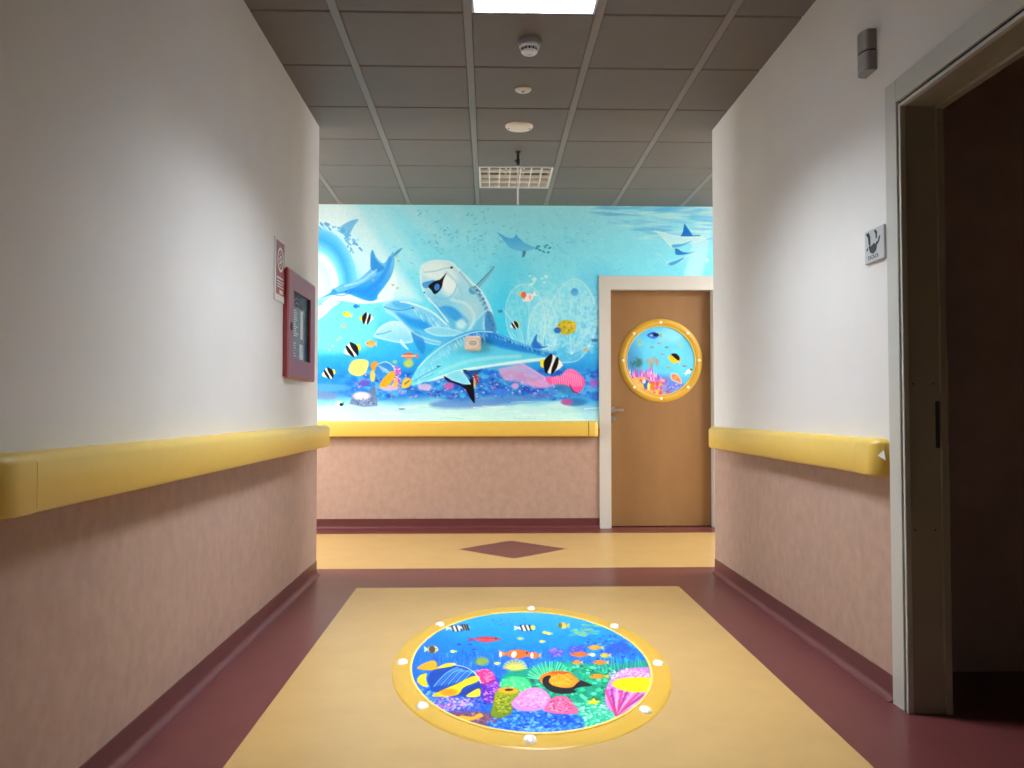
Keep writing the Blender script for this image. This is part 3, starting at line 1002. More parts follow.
def paint_mural():
    # design units: 1 unit = 8.727 mm; U runs along the wall, V down from the ceiling
    k = 7.34 / 840
    x0, x1, z0, z1 = -1.62, 2.15, .90, ZC
    nx, nz = 900, 460
    X, Z = np.meshgrid(np.linspace(x0, x1, nx), np.linspace(z1, z0, nz))
    U = 489.2 + X / k - .35
    V = 204 + (ZC - Z) / k
    cv = Canvas(U, V)
    U, V = cv.U, cv.V
    n1 = cv.noise(40, 30, 1)
    n2 = cv.noise(7, 5, 5)
    n3 = cv.noise(2.2, 2.0, 9, 2)
    C = ramp(V + (n1 - .5) * 14, [(203, (158, 238, 255)), (240, (138, 233, 255)), (285, (124, 230, 255)), (320, (92, 218, 252)), (345, (55, 190, 248)),
                                  (370, (30, 150, 238)), (392, (40, 130, 225)), (400, (120, 205, 240)), (406, (190, 242, 247)), (425, (205, 250, 250))])
    cv.C[:] = C
    cv.C += ((n2 - .5) * 8)[..., None]
    # deeper blue patches
    cv.ell(598, 345, 26, 60, (60, 175, 240), .55, soft=1)
    cv.ell(510, 320, 22, 55, (50, 205, 246), .6, soft=1)
    cv.ell(590, 385, 24, 20, (40, 140, 225), .7, soft=.9)
    # rays of the sun
    for P, a in (([(310, 198), (352, 198), (420, 300), (372, 300), (352, 262), (318, 225)], .75), ([(310, 203), (345, 203), (350, 225), (330, 232), (310, 232)], .85),
                 ([(352, 203), (380, 203), (425, 268), (405, 268)], .3), ([(395, 203), (415, 203), (450, 245), (440, 245)], .25),
                 ([(448, 203), (458, 203), (470, 240), (462, 240)], .18), ([(704, 203), (720, 203), (703, 280), (684, 280)], .5)):
        cv.poly(P, (222, 248, 253), a, 10 if P[0][0] < 600 else 4, smooth=False)
    # rippled surface, upper right
    rr = np.random.RandomState(4)
    for i in range(90):
        u = rr.uniform(600, 722)
        v = 204 + (rr.rand() ** 1.3) * 34 * min(1, (u - 590) / 60)
        cv.ell(u, v, rr.uniform(6, 18), rr.uniform(.7, 1.8), ((120, 208, 246), (200, 246, 252), (96, 196, 244))[i % 3], .55, rot=rr.uniform(-6, 6), soft=.8)
    # curled dolphin far left
    cv.ell(316, 286, 41, 58, (110, 212, 248), .9, soft=.05)
    cv.ell(315, 286, 36, 52, (50, 165, 242), .9, soft=.22)
    cv.ell(314, 287, 31, 44, (120, 220, 250), .95, soft=.2)
    cv.ell(313, 288, 26, 37, (222, 248, 253), .95, soft=.12)
    cv.ell(312, 290, 20, 31, (185, 238, 250), .9, soft=.25)
    cv.ell(311, 290, 14, 25, (214, 246, 252), .9, soft=.6)
    cv.poly([(312, 303), (330, 300), (350, 296), (372, 300), (372, 345), (312, 350)], (112, 226, 248), .95, 8)
    for i in range(46):
        t = rr.rand()
        cv.ell(322 + 36 * t + rr.uniform(-4, 4), 224 + 24 * t ** 2 + rr.uniform(-4, 4), rr.uniform(1, 2.6), rr.uniform(.6, 1.6), ((90, 180, 235), (150, 222, 248), (70, 150, 215))[i % 3], .7, rot=50)
    cv.poly([(340, 227), (349, 221), (358, 219), (354, 225), (350, 233), (347, 238), (341, 232)], (90, 175, 230), .8)
    for i in range(16):
        cv.ell(345 + i * .45 + rr.uniform(-2, 2), 236 + i * 1.1, 1.0, 1.2, (90, 170, 225), .7)
    # second pale dolphin low left edge
    cv.poly([(312, 312), (322, 305), (340, 302), (332, 310), (324, 318), (312, 324)], (225, 248, 252), .8)
    cv.line([(318, 322), (326, 316), (334, 308), (343, 303)], 2.0, (100, 200, 240), .8)
    # fan corals
    for (cu, cv_, ru, rv, s_) in ((566, 318, 42, 48, 1), (545, 322, 20, 40, 2), (590, 320, 16, 44, 3), (520, 300, 14, 30, 5)):
        nn = cv.noise(3.2, 3.2, 30 + s_, 3)
        d = np.sqrt(((U - cu) / ru) ** 2 + ((V - cv_) / rv) ** 2)
        m = np.clip((1 - d) * 2.2, 0, 1) * np.clip((nn - .38) * 4, 0, 1) * (.55 if s_ != 5 else .3)
        cv.blend(m, (190, 242, 250))
    for P in ([(520, 350), (508, 330), (506, 305), (514, 288), (528, 284), (540, 296), (545, 320), (540, 345)],
              [(556, 362), (546, 340), (548, 312), (560, 288), (576, 278), (590, 290), (597, 315), (592, 340), (578, 360)],
              [(534, 356), (528, 335), (532, 312), (545, 300), (556, 315), (556, 340), (548, 356)]):
        cv.poly(P, (170, 240, 252), .32, 3)
        cv.line(P + P[:1], 1.2, (212, 248, 253), .5)
        cu = sum(p[0] for p in P) / len(P)
        for q in range(16):
            e = P[rr.randint(1, len(P) - 1)]
            cv.line([(cu, 354), ((cu + e[0]) / 2 + rr.uniform(-5, 5), (354 + e[1]) / 2), (e[0] + rr.uniform(-4, 4), e[1] + rr.uniform(-3, 6))], .7, (214, 248, 253), .35)
    # dolphin swimming with raised flukes
    cv.poly([(346, 292), (362, 300), (378, 300), (394, 296), (388, 301), (362, 304), (340, 301), (322, 304)], (235, 252, 253), .9)
    cv.poly([(392, 270), (397, 285), (388, 299), (376, 298), (384, 288)], (225, 250, 252), .8, 1.5)
    cv.poly([(320, 299), (330, 293), (333, 289), (344, 284), (357, 280), (366, 273), (371, 267), (370, 256), (372, 249.5), (376, 257), (382, 263), (385, 262), (389, 257), (393, 252),
             (394, 264), (391, 276), (384, 287), (378, 295), (377, 299), (370, 301.5), (358, 298), (346, 294), (332, 295.5)],
            (110, 200, 248), 1, .6, c2=(30, 148, 246), v0=262, v1=292, shade=((90, 185, 235), 1.2))
    cv.poly([(392, 256), (396, 251), (402, 247.5), (398, 253), (394, 256)], (70, 160, 225), 1, .5)
    cv.poly([(370, 262), (371, 255), (372, 250), (375, 258), (380, 264), (384, 268), (378, 272), (371, 269)], (40, 140, 225), .85)
    for i in range(26):
        t = i / 25
        cv.line([(334 + 38 * t, 288 - 17 * t ** 1.5), (338 + 38 * t, 292 - 17 * t ** 1.5)], .8, (175, 228, 248), .7)
    cv.line([(350, 291), (366, 290), (378, 282), (386, 270), (390, 258)], 4, (30, 135, 240), .6, soft=2)
    cv.line([(345, 286), (360, 282), (370, 275), (376, 270)], 2, (170, 226, 250), .7, soft=1)
    cv.line([(331, 294), (342, 296), (352, 292)], 1.0, (40, 120, 200), .7)
    cv.ell(346, 291.5, 1, .8, (30, 90, 170), .9)
    # middle dolphin (behind), heading left
    cv.poly([(383, 305), (391, 300.5), (402, 300), (414, 304), (430, 311), (442, 320), (452, 331), (456, 340), (446, 345), (430, 344), (414, 337), (403, 326), (394, 315), (385, 309.5)],
            (120, 208, 248), 1, .7, c2=(70, 190, 246), v0=300, v1=345, shade=((190, 236, 250), 1.5))
    cv.poly([(396, 313), (412, 318), (426, 322), (438, 334), (424, 330), (410, 326)], (20, 142, 240), .75, 4)
    cv.poly([(392, 302), (402, 301), (411, 306), (404, 309), (395, 307)], (60, 165, 238), .6, 2)
    cv.line([(384, 307), (394, 310), (404, 310), (412, 308)], .9, (40, 120, 200), .75)
    cv.ell(413, 308, 1.5, 1, (30, 90, 170), .9)
    for i in range(60):
        u = rr.uniform(412, 448)
        v = 304 + (u - 412) * .62 + rr.uniform(0, 9)
        cv.line([(u, v), (u + 2, v + 3.5)], .6, (190, 238, 250), .6)
    # small dolphin head lower left
    cv.poly([(375, 334), (380, 327), (390, 321.5), (400, 322), (408, 329), (413, 338), (411, 343), (398, 343), (384, 340), (374, 337)],
            (190, 236, 250), 1, .7, c2=(120, 212, 248), shade=((215, 246, 252), 1.2))
    cv.line([(376, 334.5), (384, 333.5), (391, 331)], .8, (60, 140, 205), .8)
    cv.poly([(401, 339), (404, 343), (409, 350), (405, 348), (400, 343)], (200, 240, 250), .95)
    cv.poly([(411, 332), (420, 334), (425, 345), (423, 354), (416, 346)], (30, 130, 225), .75, 1.5)
    # big upright smiling dolphin
    cv.poly([(419.5, 276), (421, 266), (428, 261), (440, 259.5), (452, 262), (458, 268), (468, 279), (478, 289), (486, 300), (492, 313), (496, 328), (497, 342), (470, 345), (455, 338),
             (446, 322), (436, 308), (428, 300), (422, 290)], (190, 232, 242), 1, .7, c2=(110, 205, 240), v0=262, v1=335, shade=((235, 252, 253), 1.4))
    cv.ell(436, 270, 15, 9, (224, 246, 246), .9, soft=.5)
    cv.ell(449, 283, 8, 12, (236, 250, 250), .9, soft=.6)
    cv.ell(440, 300, 14, 5, (120, 200, 235), .6, rot=25, soft=.8)
    cv.line([(434, 297), (444, 299), (453, 294), (457, 284)], 1.2, (110, 195, 230), .7)
    cv.line([(436, 303), (448, 304), (458, 298)], 1.2, (120, 200, 235), .6)
    cv.poly([(438, 308), (450, 306), (462, 314), (468, 322), (458, 322), (446, 316)], (40, 150, 232), .8, 2.5)
    cv.poly([(430, 300), (444, 310), (455, 324), (452, 330), (440, 316)], (70, 185, 240), .6, 2)
    cv.ell(471, 310, 9, 12, (176, 220, 232), .7, soft=.9)
    cv.poly([(422, 283), (428, 281), (434, 280), (432, 284), (427, 288), (423, 287)], (70, 155, 220), .95)
    cv.poly([(428, 286), (434, 281), (440, 279), (446, 272.5), (443, 280), (441.5, 287), (438, 292), (434, 294), (431, 290)], BL, 1, .5)
    cv.ell(436.6, 287, 2.7, 3.6, (60, 130, 215), 1, rot=15)
    cv.line([(424, 272), (434, 271), (445, 268), (451, 267)], 1.3, (140, 205, 218), .7)
    cv.ell(451.3, 267.2, 1.4, 1.2, (40, 60, 90), 1)
    cv.ell(424, 292.5, .8, .8, (30, 60, 100), 1)
    cv.ell(473, 290, 4.5, 4, (60, 150, 205), .8)
    cv.poly([(471, 289), (476, 284), (485, 275), (494.5, 265.5), (490, 274), (482, 284), (476, 291)], (120, 190, 215), 1, .5)
    cv.line([(473, 288), (484, 277), (494, 266)], .7, (40, 110, 150), .8)
    for i in range(34):
        t = i / 33
        u, v = 478 + 16 * math.sin(t * 1.4), 290 + 48 * t
        cv.ell(u + rr.uniform(-2, 1), v, rr.uniform(1, 2.2), rr.uniform(1, 2.4), ((50, 110, 170), (80, 150, 205), (170, 215, 235))[i % 3], .85)
    cv.line([(458, 268), (470, 280), (482, 292), (492, 312), (496, 334)], 1.1, (240, 253, 253), .8)
    cv.poly([(466, 334), (474, 322), (482, 313), (487, 310), (484, 322), (483, 332)], (100, 200, 240), 1, .7, shade=((200, 240, 250), 1.2))
    cv.poly([(485, 314), (491, 312), (495, 322), (496, 333), (486, 332)], (50, 130, 195), .8, 1.5)
    cv.ell(461, 324, 5, 5, (190, 240, 250), .9, soft=.6)
    cv.line([(446, 272), (456, 282), (462, 294), (460, 304)], 2.5, (150, 212, 232), .6, soft=2)
    cv.line([(452, 300), (466, 304), (474, 316), (470, 328)], 3, (215, 240, 244), .6, soft=2)
    cv.line([(428, 298), (438, 309), (448, 322)], 1.4, (225, 248, 252), .8)
    cv.line([(460, 272), (474, 290), (486, 308)], 2.6, (130, 190, 215), .6, soft=1.5)
    cv.line([(386, 311), (398, 319), (410, 330), (424, 338), (440, 342)], 2.2, (170, 234, 250), .7, soft=1.2)
    cv.line([(400, 301.5), (416, 305), (432, 312), (446, 324)], 1.6, (225, 248, 252), .8)
    # pectoral fin of the middle dolphin
    cv.poly([(424, 330), (436, 326.5), (452, 329), (464, 333), (452, 336), (436, 336)], (130, 214, 246), 1, .8, shade=((200, 240, 250), 1))
    # ---------------- reef
    M1 = cv.noise(6, 4, 50, 4)
    reef = np.clip((V - 366 - 6 * np.sin(U / 9.0) * .6) / 6, 0, 1) * np.clip((399 - V + 3 * np.sin(U / 14)) / 3, 0, 1) * np.clip((U - 330) / 40, 0, 1)
    cv.blend(reef * .75, (28, 118, 222))
    cv.blend(reef * np.clip((M1 - .5) * 6, 0, 1) * .75, (80, 190, 242))
    cv.blend(reef * np.clip((.42 - M1) * 7, 0, 1) * .7, (30, 70, 190))
    cols = [(200, 110, 210), (240, 150, 205), (120, 120, 230), (90, 200, 240), (230, 200, 235), (60, 90, 210)]
    cv.speckle(None, cols, 420, .9, 3, .75, (355, 600, 374, 398))
    for (u, v, ru, rv, c) in ((397, 371, 4, 4.2, (205, 90, 200)), (365, 383, 5, 3, (110, 80, 200)), (397, 381, 3.5, 4.5, (170, 80, 205)), (408, 342, 0.1, .1, (0, 0, 0)),
                              (409, 363, 4.5, 4, (160, 215, 130)), (395, 362, 2.5, 2, (140, 200, 150)), (425, 387, 7, 3.5, (215, 190, 235)), (390, 388, 10, 3, (225, 190, 225)),
                              (449, 386, 5, 3.5, (215, 100, 180)), (540, 384, 9, 4, (190, 120, 220)), (500, 392, 9, 4, (60, 130, 235)), (594, 383, 5, 4, (170, 100, 215)),
                              (515, 386, 4, 3, (225, 170, 225)), (598, 396, 8, 5, (40, 110, 215)), (575, 402, 12, 4, (40, 120, 190)), (567, 402, 6, 3, (200, 80, 160))):
        cv.ell(u, v, ru, rv, c, .85, soft=.5)
    cv.speckle(None, [(240, 170, 230), (250, 210, 240)], 60, .6, 11, .9, (392, 401, 366, 385))
    # pale pink branch across the reef, right
    cv.poly([(498, 370), (508, 366), (520, 364), (530, 370), (545, 378), (556, 383), (548, 388), (530, 386), (516, 382), (505, 380)], (232, 175, 222), .75, 3)
    cv.line([(520, 363), (532, 370), (545, 378), (553, 382)], 2.6, (215, 170, 232), .9)
    cv.line([(502, 376), (512, 372), (522, 376), (540, 384)], 1.5, (240, 130, 170), .6)
    cv.poly([(546, 377), (560, 376), (566, 370), (573, 369), (580, 374), (585, 380), (583, 388), (577, 393), (570, 388), (558, 385), (549, 383)],
            (250, 120, 190), 1, 1.0, c2=(240, 70, 150))
    for i in range(14):
        u = 552 + i * 2.2
        cv.line([(u, 378 - 5 * math.sin(i / 4.4)), (u + 1.5, 386)], .7, (255, 190, 225), .8)
    cv.poly([(555, 385), (566, 385), (574, 391), (570, 395), (560, 392)], (50, 130, 190), .8, 1.5)
    cv.line([(570, 385), (573, 391), (577, 393)], 1.4, (120, 40, 90), .8)
    # blue shadow on the sand
    cv.poly([(430, 404), (450, 399), (490, 398), (530, 395), (552, 393), (545, 399), (510, 404), (470, 408), (440, 408)], (80, 130, 215), .75, 4)
    cv.poly([(318, 384), (345, 385), (352, 389), (336, 392), (318, 392)], (90, 170, 225), .7, 3)
    cv.poly([(318, 392), (334, 393), (339, 396), (332, 399), (318, 398)], (120, 140, 190), .8, 1.5)
    for i in range(26):
        u = rr.uniform(320, 600)
        v = rr.uniform(402, 421)
        cv.line([(u, v), (u + 9, v + rr.uniform(-1.2, 1.2)), (u + 22, v + rr.uniform(-1, 1))], .9, ((240, 254, 252), (160, 228, 236))[i % 2], .7)
    # sunken stump
    cv.poly([(350, 404), (353, 395), (357, 392), (368, 392), (373, 388), (375, 386), (377, 396), (378, 406), (364, 407)], (90, 115, 165), 1, .8, smooth=False, c2=(120, 150, 195))
    cv.ell(362, 396, 8.5, 4, (236, 228, 244), .95, soft=.5)
    cv.speckle(None, [(70, 90, 140), (170, 190, 220)], 40, .7, 21, .8, (353, 376, 398, 406))
    cv.ell(402, 409, 3.5, 1, (130, 160, 185), .9)
    # the large front dolphin
    cv.poly([(411.5, 383), (413, 376), (418, 367), (428, 355), (441, 344), (455, 336), (470, 331), (484, 330), (497, 333), (512, 340), (526, 345), (540, 349), (551, 352), (560, 350),
             (566, 346), (563, 353), (556, 358), (544, 358), (524, 361), (502, 364), (484, 367), (468, 369), (456, 371), (444, 376), (430, 380), (419, 384), (412, 385.5)],
            (60, 175, 240), 1, .7, c2=(110, 226, 248), v0=334, v1=366)
    cv.poly([(470, 333), (484, 331), (500, 335), (520, 343), (540, 350), (556, 353), (545, 356), (520, 352), (500, 347), (484, 342), (472, 339)], (20, 120, 222), .8, 3)
    cv.poly([(414, 378), (424, 365), (438, 352), (452, 343), (468, 338), (470, 345), (450, 355), (436, 366), (424, 377)], (120, 212, 246), .7, 4)
    cv.poly([(425, 382), (440, 376), (462, 369), (490, 364.5), (520, 360), (548, 357.5), (548, 360), (515, 364), (486, 368), (460, 373), (440, 379)], (215, 250, 252), .9, 1.2)
    for i in range(120):
        t = rr.rand()
        u = 415 + 70 * t
        v = 380 - 50 * math.sin(t * PI / 2) ** .8 + rr.uniform(1, 9)
        cv.line([(u, v), (u + 2.2, v + 4)], .6, (200, 242, 252), .5)
    for i in range(60):
        t = rr.rand()
        u = 484 + 62 * t
        v = 331.5 + 21 * t + rr.uniform(-.5, 1.5)
        cv.line([(u, v), (u + .8, v + 2.2)], .7, ((20, 80, 180), (140, 220, 248))[i % 2], .7)
    cv.line([(414, 381), (424, 375), (435, 369), (441, 366)], .9, (60, 150, 215), .8)
    cv.line([(412, 383), (422, 379), (434, 374)], .9, (90, 180, 228), .7)
    cv.ell(438, 366.5, 1.6, 1, (40, 110, 180), .9)
    cv.line([(424, 372), (440, 360), (458, 350), (480, 346), (505, 351), (535, 355)], 3.2, (90, 215, 246), .55, soft=2)
    cv.line([(440, 372), (462, 363), (490, 358), (520, 356)], 3.5, (160, 238, 250), .6, soft=2)
    cv.line([(418, 368), (430, 356), (446, 344), (462, 336), (478, 331.5), (492, 332)], 1.3, (205, 246, 252), .7)
    cv.line([(498, 334), (515, 342), (535, 349), (553, 353)], 1.0, (120, 210, 245), .6)
    # black fins under the body
    cv.poly([(444, 376), (450, 380), (458, 383), (466, 385), (470, 378), (464, 372), (463, 370), (468, 371), (473, 379), (474, 392), (474.5, 403), (470, 398), (465, 389), (456, 384), (447, 381)], (8, 8, 14), 1, .6)
    cv.poly([(465, 371), (478, 370), (482, 369), (476, 376), (472, 380), (468, 375)], (20, 80, 150), .9)
    cv.poly([(446, 375), (458, 370), (464, 374), (469, 381), (470, 384.5), (460, 383), (450, 379)], (130, 225, 248), 1, .6, shade=((215, 250, 252), .8))
    cv.ell(476, 379, 2.8, 5, (160, 50, 60), .85, soft=.5)
    cv.ell(474.5, 384, 1.2, 5, (235, 200, 120), .8)
    cv.speckle(None, [(250, 220, 210), (200, 60, 70)], 20, .5, 31, .9, (472, 480, 374, 386))
    # small dolphin in the distance
    cv.poly([(497, 231.5), (502, 234), (507, 236.5), (513, 237), (516, 233.5), (518, 236), (521, 239), (526, 243), (536, 247), (527, 250), (519, 250.5), (510, 247), (504, 240), (500, 235)],
            (60, 170, 235), .95, .6, c2=(110, 205, 246))
    cv.poly([(523, 250), (526, 251), (524, 256), (522, 256)], (60, 120, 160), .8)
    # manta rays
    cv.poly([(655, 229), (663, 230), (674, 233), (686, 234.5), (700, 235), (709, 236.5), (700, 240), (688, 242), (676, 246), (672, 245), (666, 238), (660, 232)], (190, 242, 250), .95, .7, shade=((225, 252, 252), .9))
    cv.poly([(674, 243), (684, 242), (694, 239), (684, 244), (675, 246)], (60, 165, 235), .8, 1)
    cv.poly([(686.5, 221), (689, 225), (692, 229), (695, 234), (683, 234), (685, 229)], (20, 120, 215), 1, .6, smooth=False)
    cv.line([(683, 234), (694, 233.8), (702, 233.5)], .9, (20, 110, 190), .9)
    cv.poly([(657, 252), (662, 253), (666, 258), (672, 259), (684, 256), (692, 251), (694, 253), (684, 260), (673, 264), (668, 262), (664, 256)], (170, 236, 250), .85, .8)
    cv.poly([(670, 262), (678, 259), (686, 256), (680, 261), (673, 264)], (50, 155, 230), .85, .8)
    cv.poly([(677, 247), (680, 247.5), (684, 250), (690, 251), (696, 250), (688, 252.5), (678, 253)], (30, 125, 210), 1, .6)
    cv.ell(709, 258.5, 2, 2, (215, 250, 253), .9, soft=.6)
    # shoals of tiny fish
    for i in range(170):
        if i < 110:
            u, v = rr.normal(470, 42), rr.normal(238, 20)
        else:
            u, v = rr.normal(560, 34), rr.normal(240, 18)
        if v < 207 or v > 300 or u < 380 or u > 640 or (418 < u < 475 and v > 256):
            continue
        a = rr.uniform(-1.2, 1.2)
        L = rr.uniform(1.0, 2.4)
        cv.line([(u - L * math.cos(a), v - L * math.sin(a)), (u + L * math.cos(a), v + L * math.sin(a))], rr.uniform(.8, 1.5), ((70, 165, 195), (90, 185, 210), (60, 145, 170))[i % 3], .45 if i < 110 else .25, taper=True)
    for i in range(9):
        cv.ell(541 + rr.uniform(-6, 12), 249 + rr.uniform(-6, 5), 1.8, 1.0, (50, 140, 180), .8, rot=rr.uniform(-40, 40))
    for i in range(14):
        cv.ell(535 + rr.uniform(-6, 16), 280 + rr.uniform(-5, 6), 1.6, 1.2, (205, 248, 250), .8, soft=.6)
    # individual fish
    cv.fish(347, 314.5, 9, 5.5, (245, 222, 50), d=-1, rot=15)
    cv.fish(344, 326, 4, 3, (230, 170, 110))
    cv.fish(356, 306.5, 6, 4, (40, 120, 215), d=-1)
    cv.fish(371, 344, 10, 7, (245, 160, 60), c2=(250, 190, 110), d=-1, tail=(240, 200, 120))
    for u, v in ((338, 340), (333, 346), (330, 350), (376, 309), (373, 280), (393, 285), (397, 288), (398, 261), (396, 256), (341, 338)):
        cv.ell(u, v, 1.3, 1.0, (205, 195, 110), .8, soft=.6)
    cv.banner(367, 318.5, 12.5, d=1, rot=-5)
    cv.banner(352, 350, 16, d=-1, rot=15)
    cv.banner(329, 373.5, 12.5, d=-1, rot=12)
    cv.banner(514.5, 325, 9, d=-1, rot=12)
    cv.banner(552, 364, 21, d=1, rot=0)
    cv.poly([(349, 371), (353, 361), (364, 359.5), (369, 363), (365, 374), (356, 376)], (225, 225, 130), 1, .8)
    for i in range(6):
        cv.line([(351 + i * 2.3, 361), (354 + i * 2.0, 374)], .7, (150, 170, 90), .6)
    cv.fish(409, 356, 15, 6, (225, 80, 40), c2=(245, 140, 80), d=-1, tail=(235, 120, 70))
    cv.line([(402, 356), (415, 356)], 1.4, (250, 225, 190), .8)
    cv.ell(408, 364, 4, 3.5, (190, 210, 100), .9, soft=.8)
    # blue and orange wrasse
    cv.ell(375, 366, 4, 4.5, (245, 150, 40), .95)
    cv.ell(373, 376, 2.5, 6, (240, 210, 80), .9)
    cv.ell(385, 371, 9.5, 8, (50, 140, 225), 1, rot=20, soft=.12)
    for i in range(5):
        cv.line([(378 + i * 2, 365 + i), (384 + i * 2.4, 372 + i)], .7, (190, 230, 250), .8)
    cv.poly([(380, 387), (382, 381), (388, 374), (393, 371), (395, 376), (391, 383), (386, 387)], (255, 175, 30), 1, .7)
    cv.line([(379, 364), (386, 362), (393, 366), (395, 372)], .8, (235, 240, 200), .8)
    cv.poly([(392, 387), (395, 380), (397, 378), (398, 386)], (250, 190, 80), .9)
    cv.poly([(402, 388), (403, 381), (408, 378), (412, 381), (409, 387)], (240, 200, 60), .95)
    cv.line([(405, 384), (409, 381)], 1.2, (60, 90, 60), .9)
    cv.fish(340, 403.5, 8, 5, (230, 245, 240), d=-1, tail=(60, 170, 90))
    cv.ell(342, 404.5, 1.8, 1.6, BL, 1)
    cv.fish(528.5, 297, 14, 8, (250, 240, 238), d=-1, rot=-28, tail=(250, 250, 250))
    cv.ell(523.5, 294.5, 2.6, 3.2, (235, 95, 60), .95)
    cv.ell(519.5, 293, 1.6, 2, (235, 215, 120), .9)
    cv.ell(530, 297, 1.3, 2.4, (245, 170, 150), .8)
    cv.ell(574.8, 291.5, 3.7, 3.9, (60, 150, 230), .95, soft=.3, c2=(100, 190, 240))
    cv.ell(566.5, 327, 9.5, 7.5, (205, 185, 40), 1, soft=.15)
    cv.ell(557.5, 330, 3.5, 3, (40, 100, 200), .95)
    cv.ell(574, 325.5, 2, 5, (240, 190, 50), .8)
    cv.speckle(None, [(120, 150, 60), (235, 205, 60), (80, 130, 110)], 46, .8, 41, .8, (559, 573, 321, 333))
    cv.poly([(532, 346), (534, 338), (537, 334), (537, 341), (542, 346), (548, 346), (540, 348.5)], (30, 110, 215), .9, 1.2)
    cv.ell(536, 345, 5, 3, (40, 120, 220), .8, soft=.6)
    cv.ell(595, 340, 3.5, 1.8, (40, 110, 200), .8)
    cv.fish(586, 349.5, 5, 3.4, (215, 180, 130), d=-1)
    cv.ell(500, 311, 2.5, 1.5, (60, 130, 180), .8)
    cv.C += ((cv.noise(1.6, 1.6, 77, 2) - .5) * 10)[..., None] * np.array([1.2, 1, .5])
    cv.C = np.clip(cv.C, 0, 252)
    yy = YF - .0015
    POS = np.stack([X, np.full_like(X, yy), Z], -1)
    return cv, POS, X, Z

cv, POS, X_, Z_ = paint_mural()
mk = ~((X_ > FX0 - fw - .001) & (Z_ < FZ + .111))
tag(sheet('sea_mural', cv, POS, M['mural'], mask=mk), 'large printed mural of dolphins and coral fish covering the upper far wall', 'mural')

# ------------------------------------------------------------------ porthole stickers
def annulus(bm, fn, r0, r1, h0, h1, n=96, m=8):
    """raised ring; fn(r, angle, h) -> xyz"""
    rows = []
    prof = [(r1, 0)]
    for i in range(m + 1):
        t = i / m
        prof.append((r1 + (r0 - r1) * (.02 + .96 * t), h0 + (h1 - h0) * math.sin(PI * t)))
    prof.append((r0, 0))
    for r, h in prof:
        rows.append([bm.verts.new(fn(r, 2 * PI * i / n, h)) for i in range(n)])
    for A, B in zip(rows, rows[1:]):
        for i in range(n):
            j = (i + 1) % n
            bm.faces.new((A[i], A[j], B[j], B[i]))

def stud(bm, fn, r, a, s, h):
    """small domed stud standing on the ring"""
    rows = []
    for k in range(5):
        t = k / 4 * PI / 2
        rows.append([bm.verts.new(fn(r, a, 0, s * math.cos(t) * math.cos(q), s * math.cos(t) * math.sin(q), h * math.sin(t))) for q in [2 * PI * i / 14 for i in range(14)]] if k < 4 else [bm.verts.new(fn(r, a, 0, 0, 0, h))])
    for A, B in zip(rows, rows[1:]):
        for i in range(14):
            j = (i + 1) % 14
            bm.faces.new((A[i], A[j], B[j], B[i]) if len(B) > 1 else (A[i], A[j], B[0]))

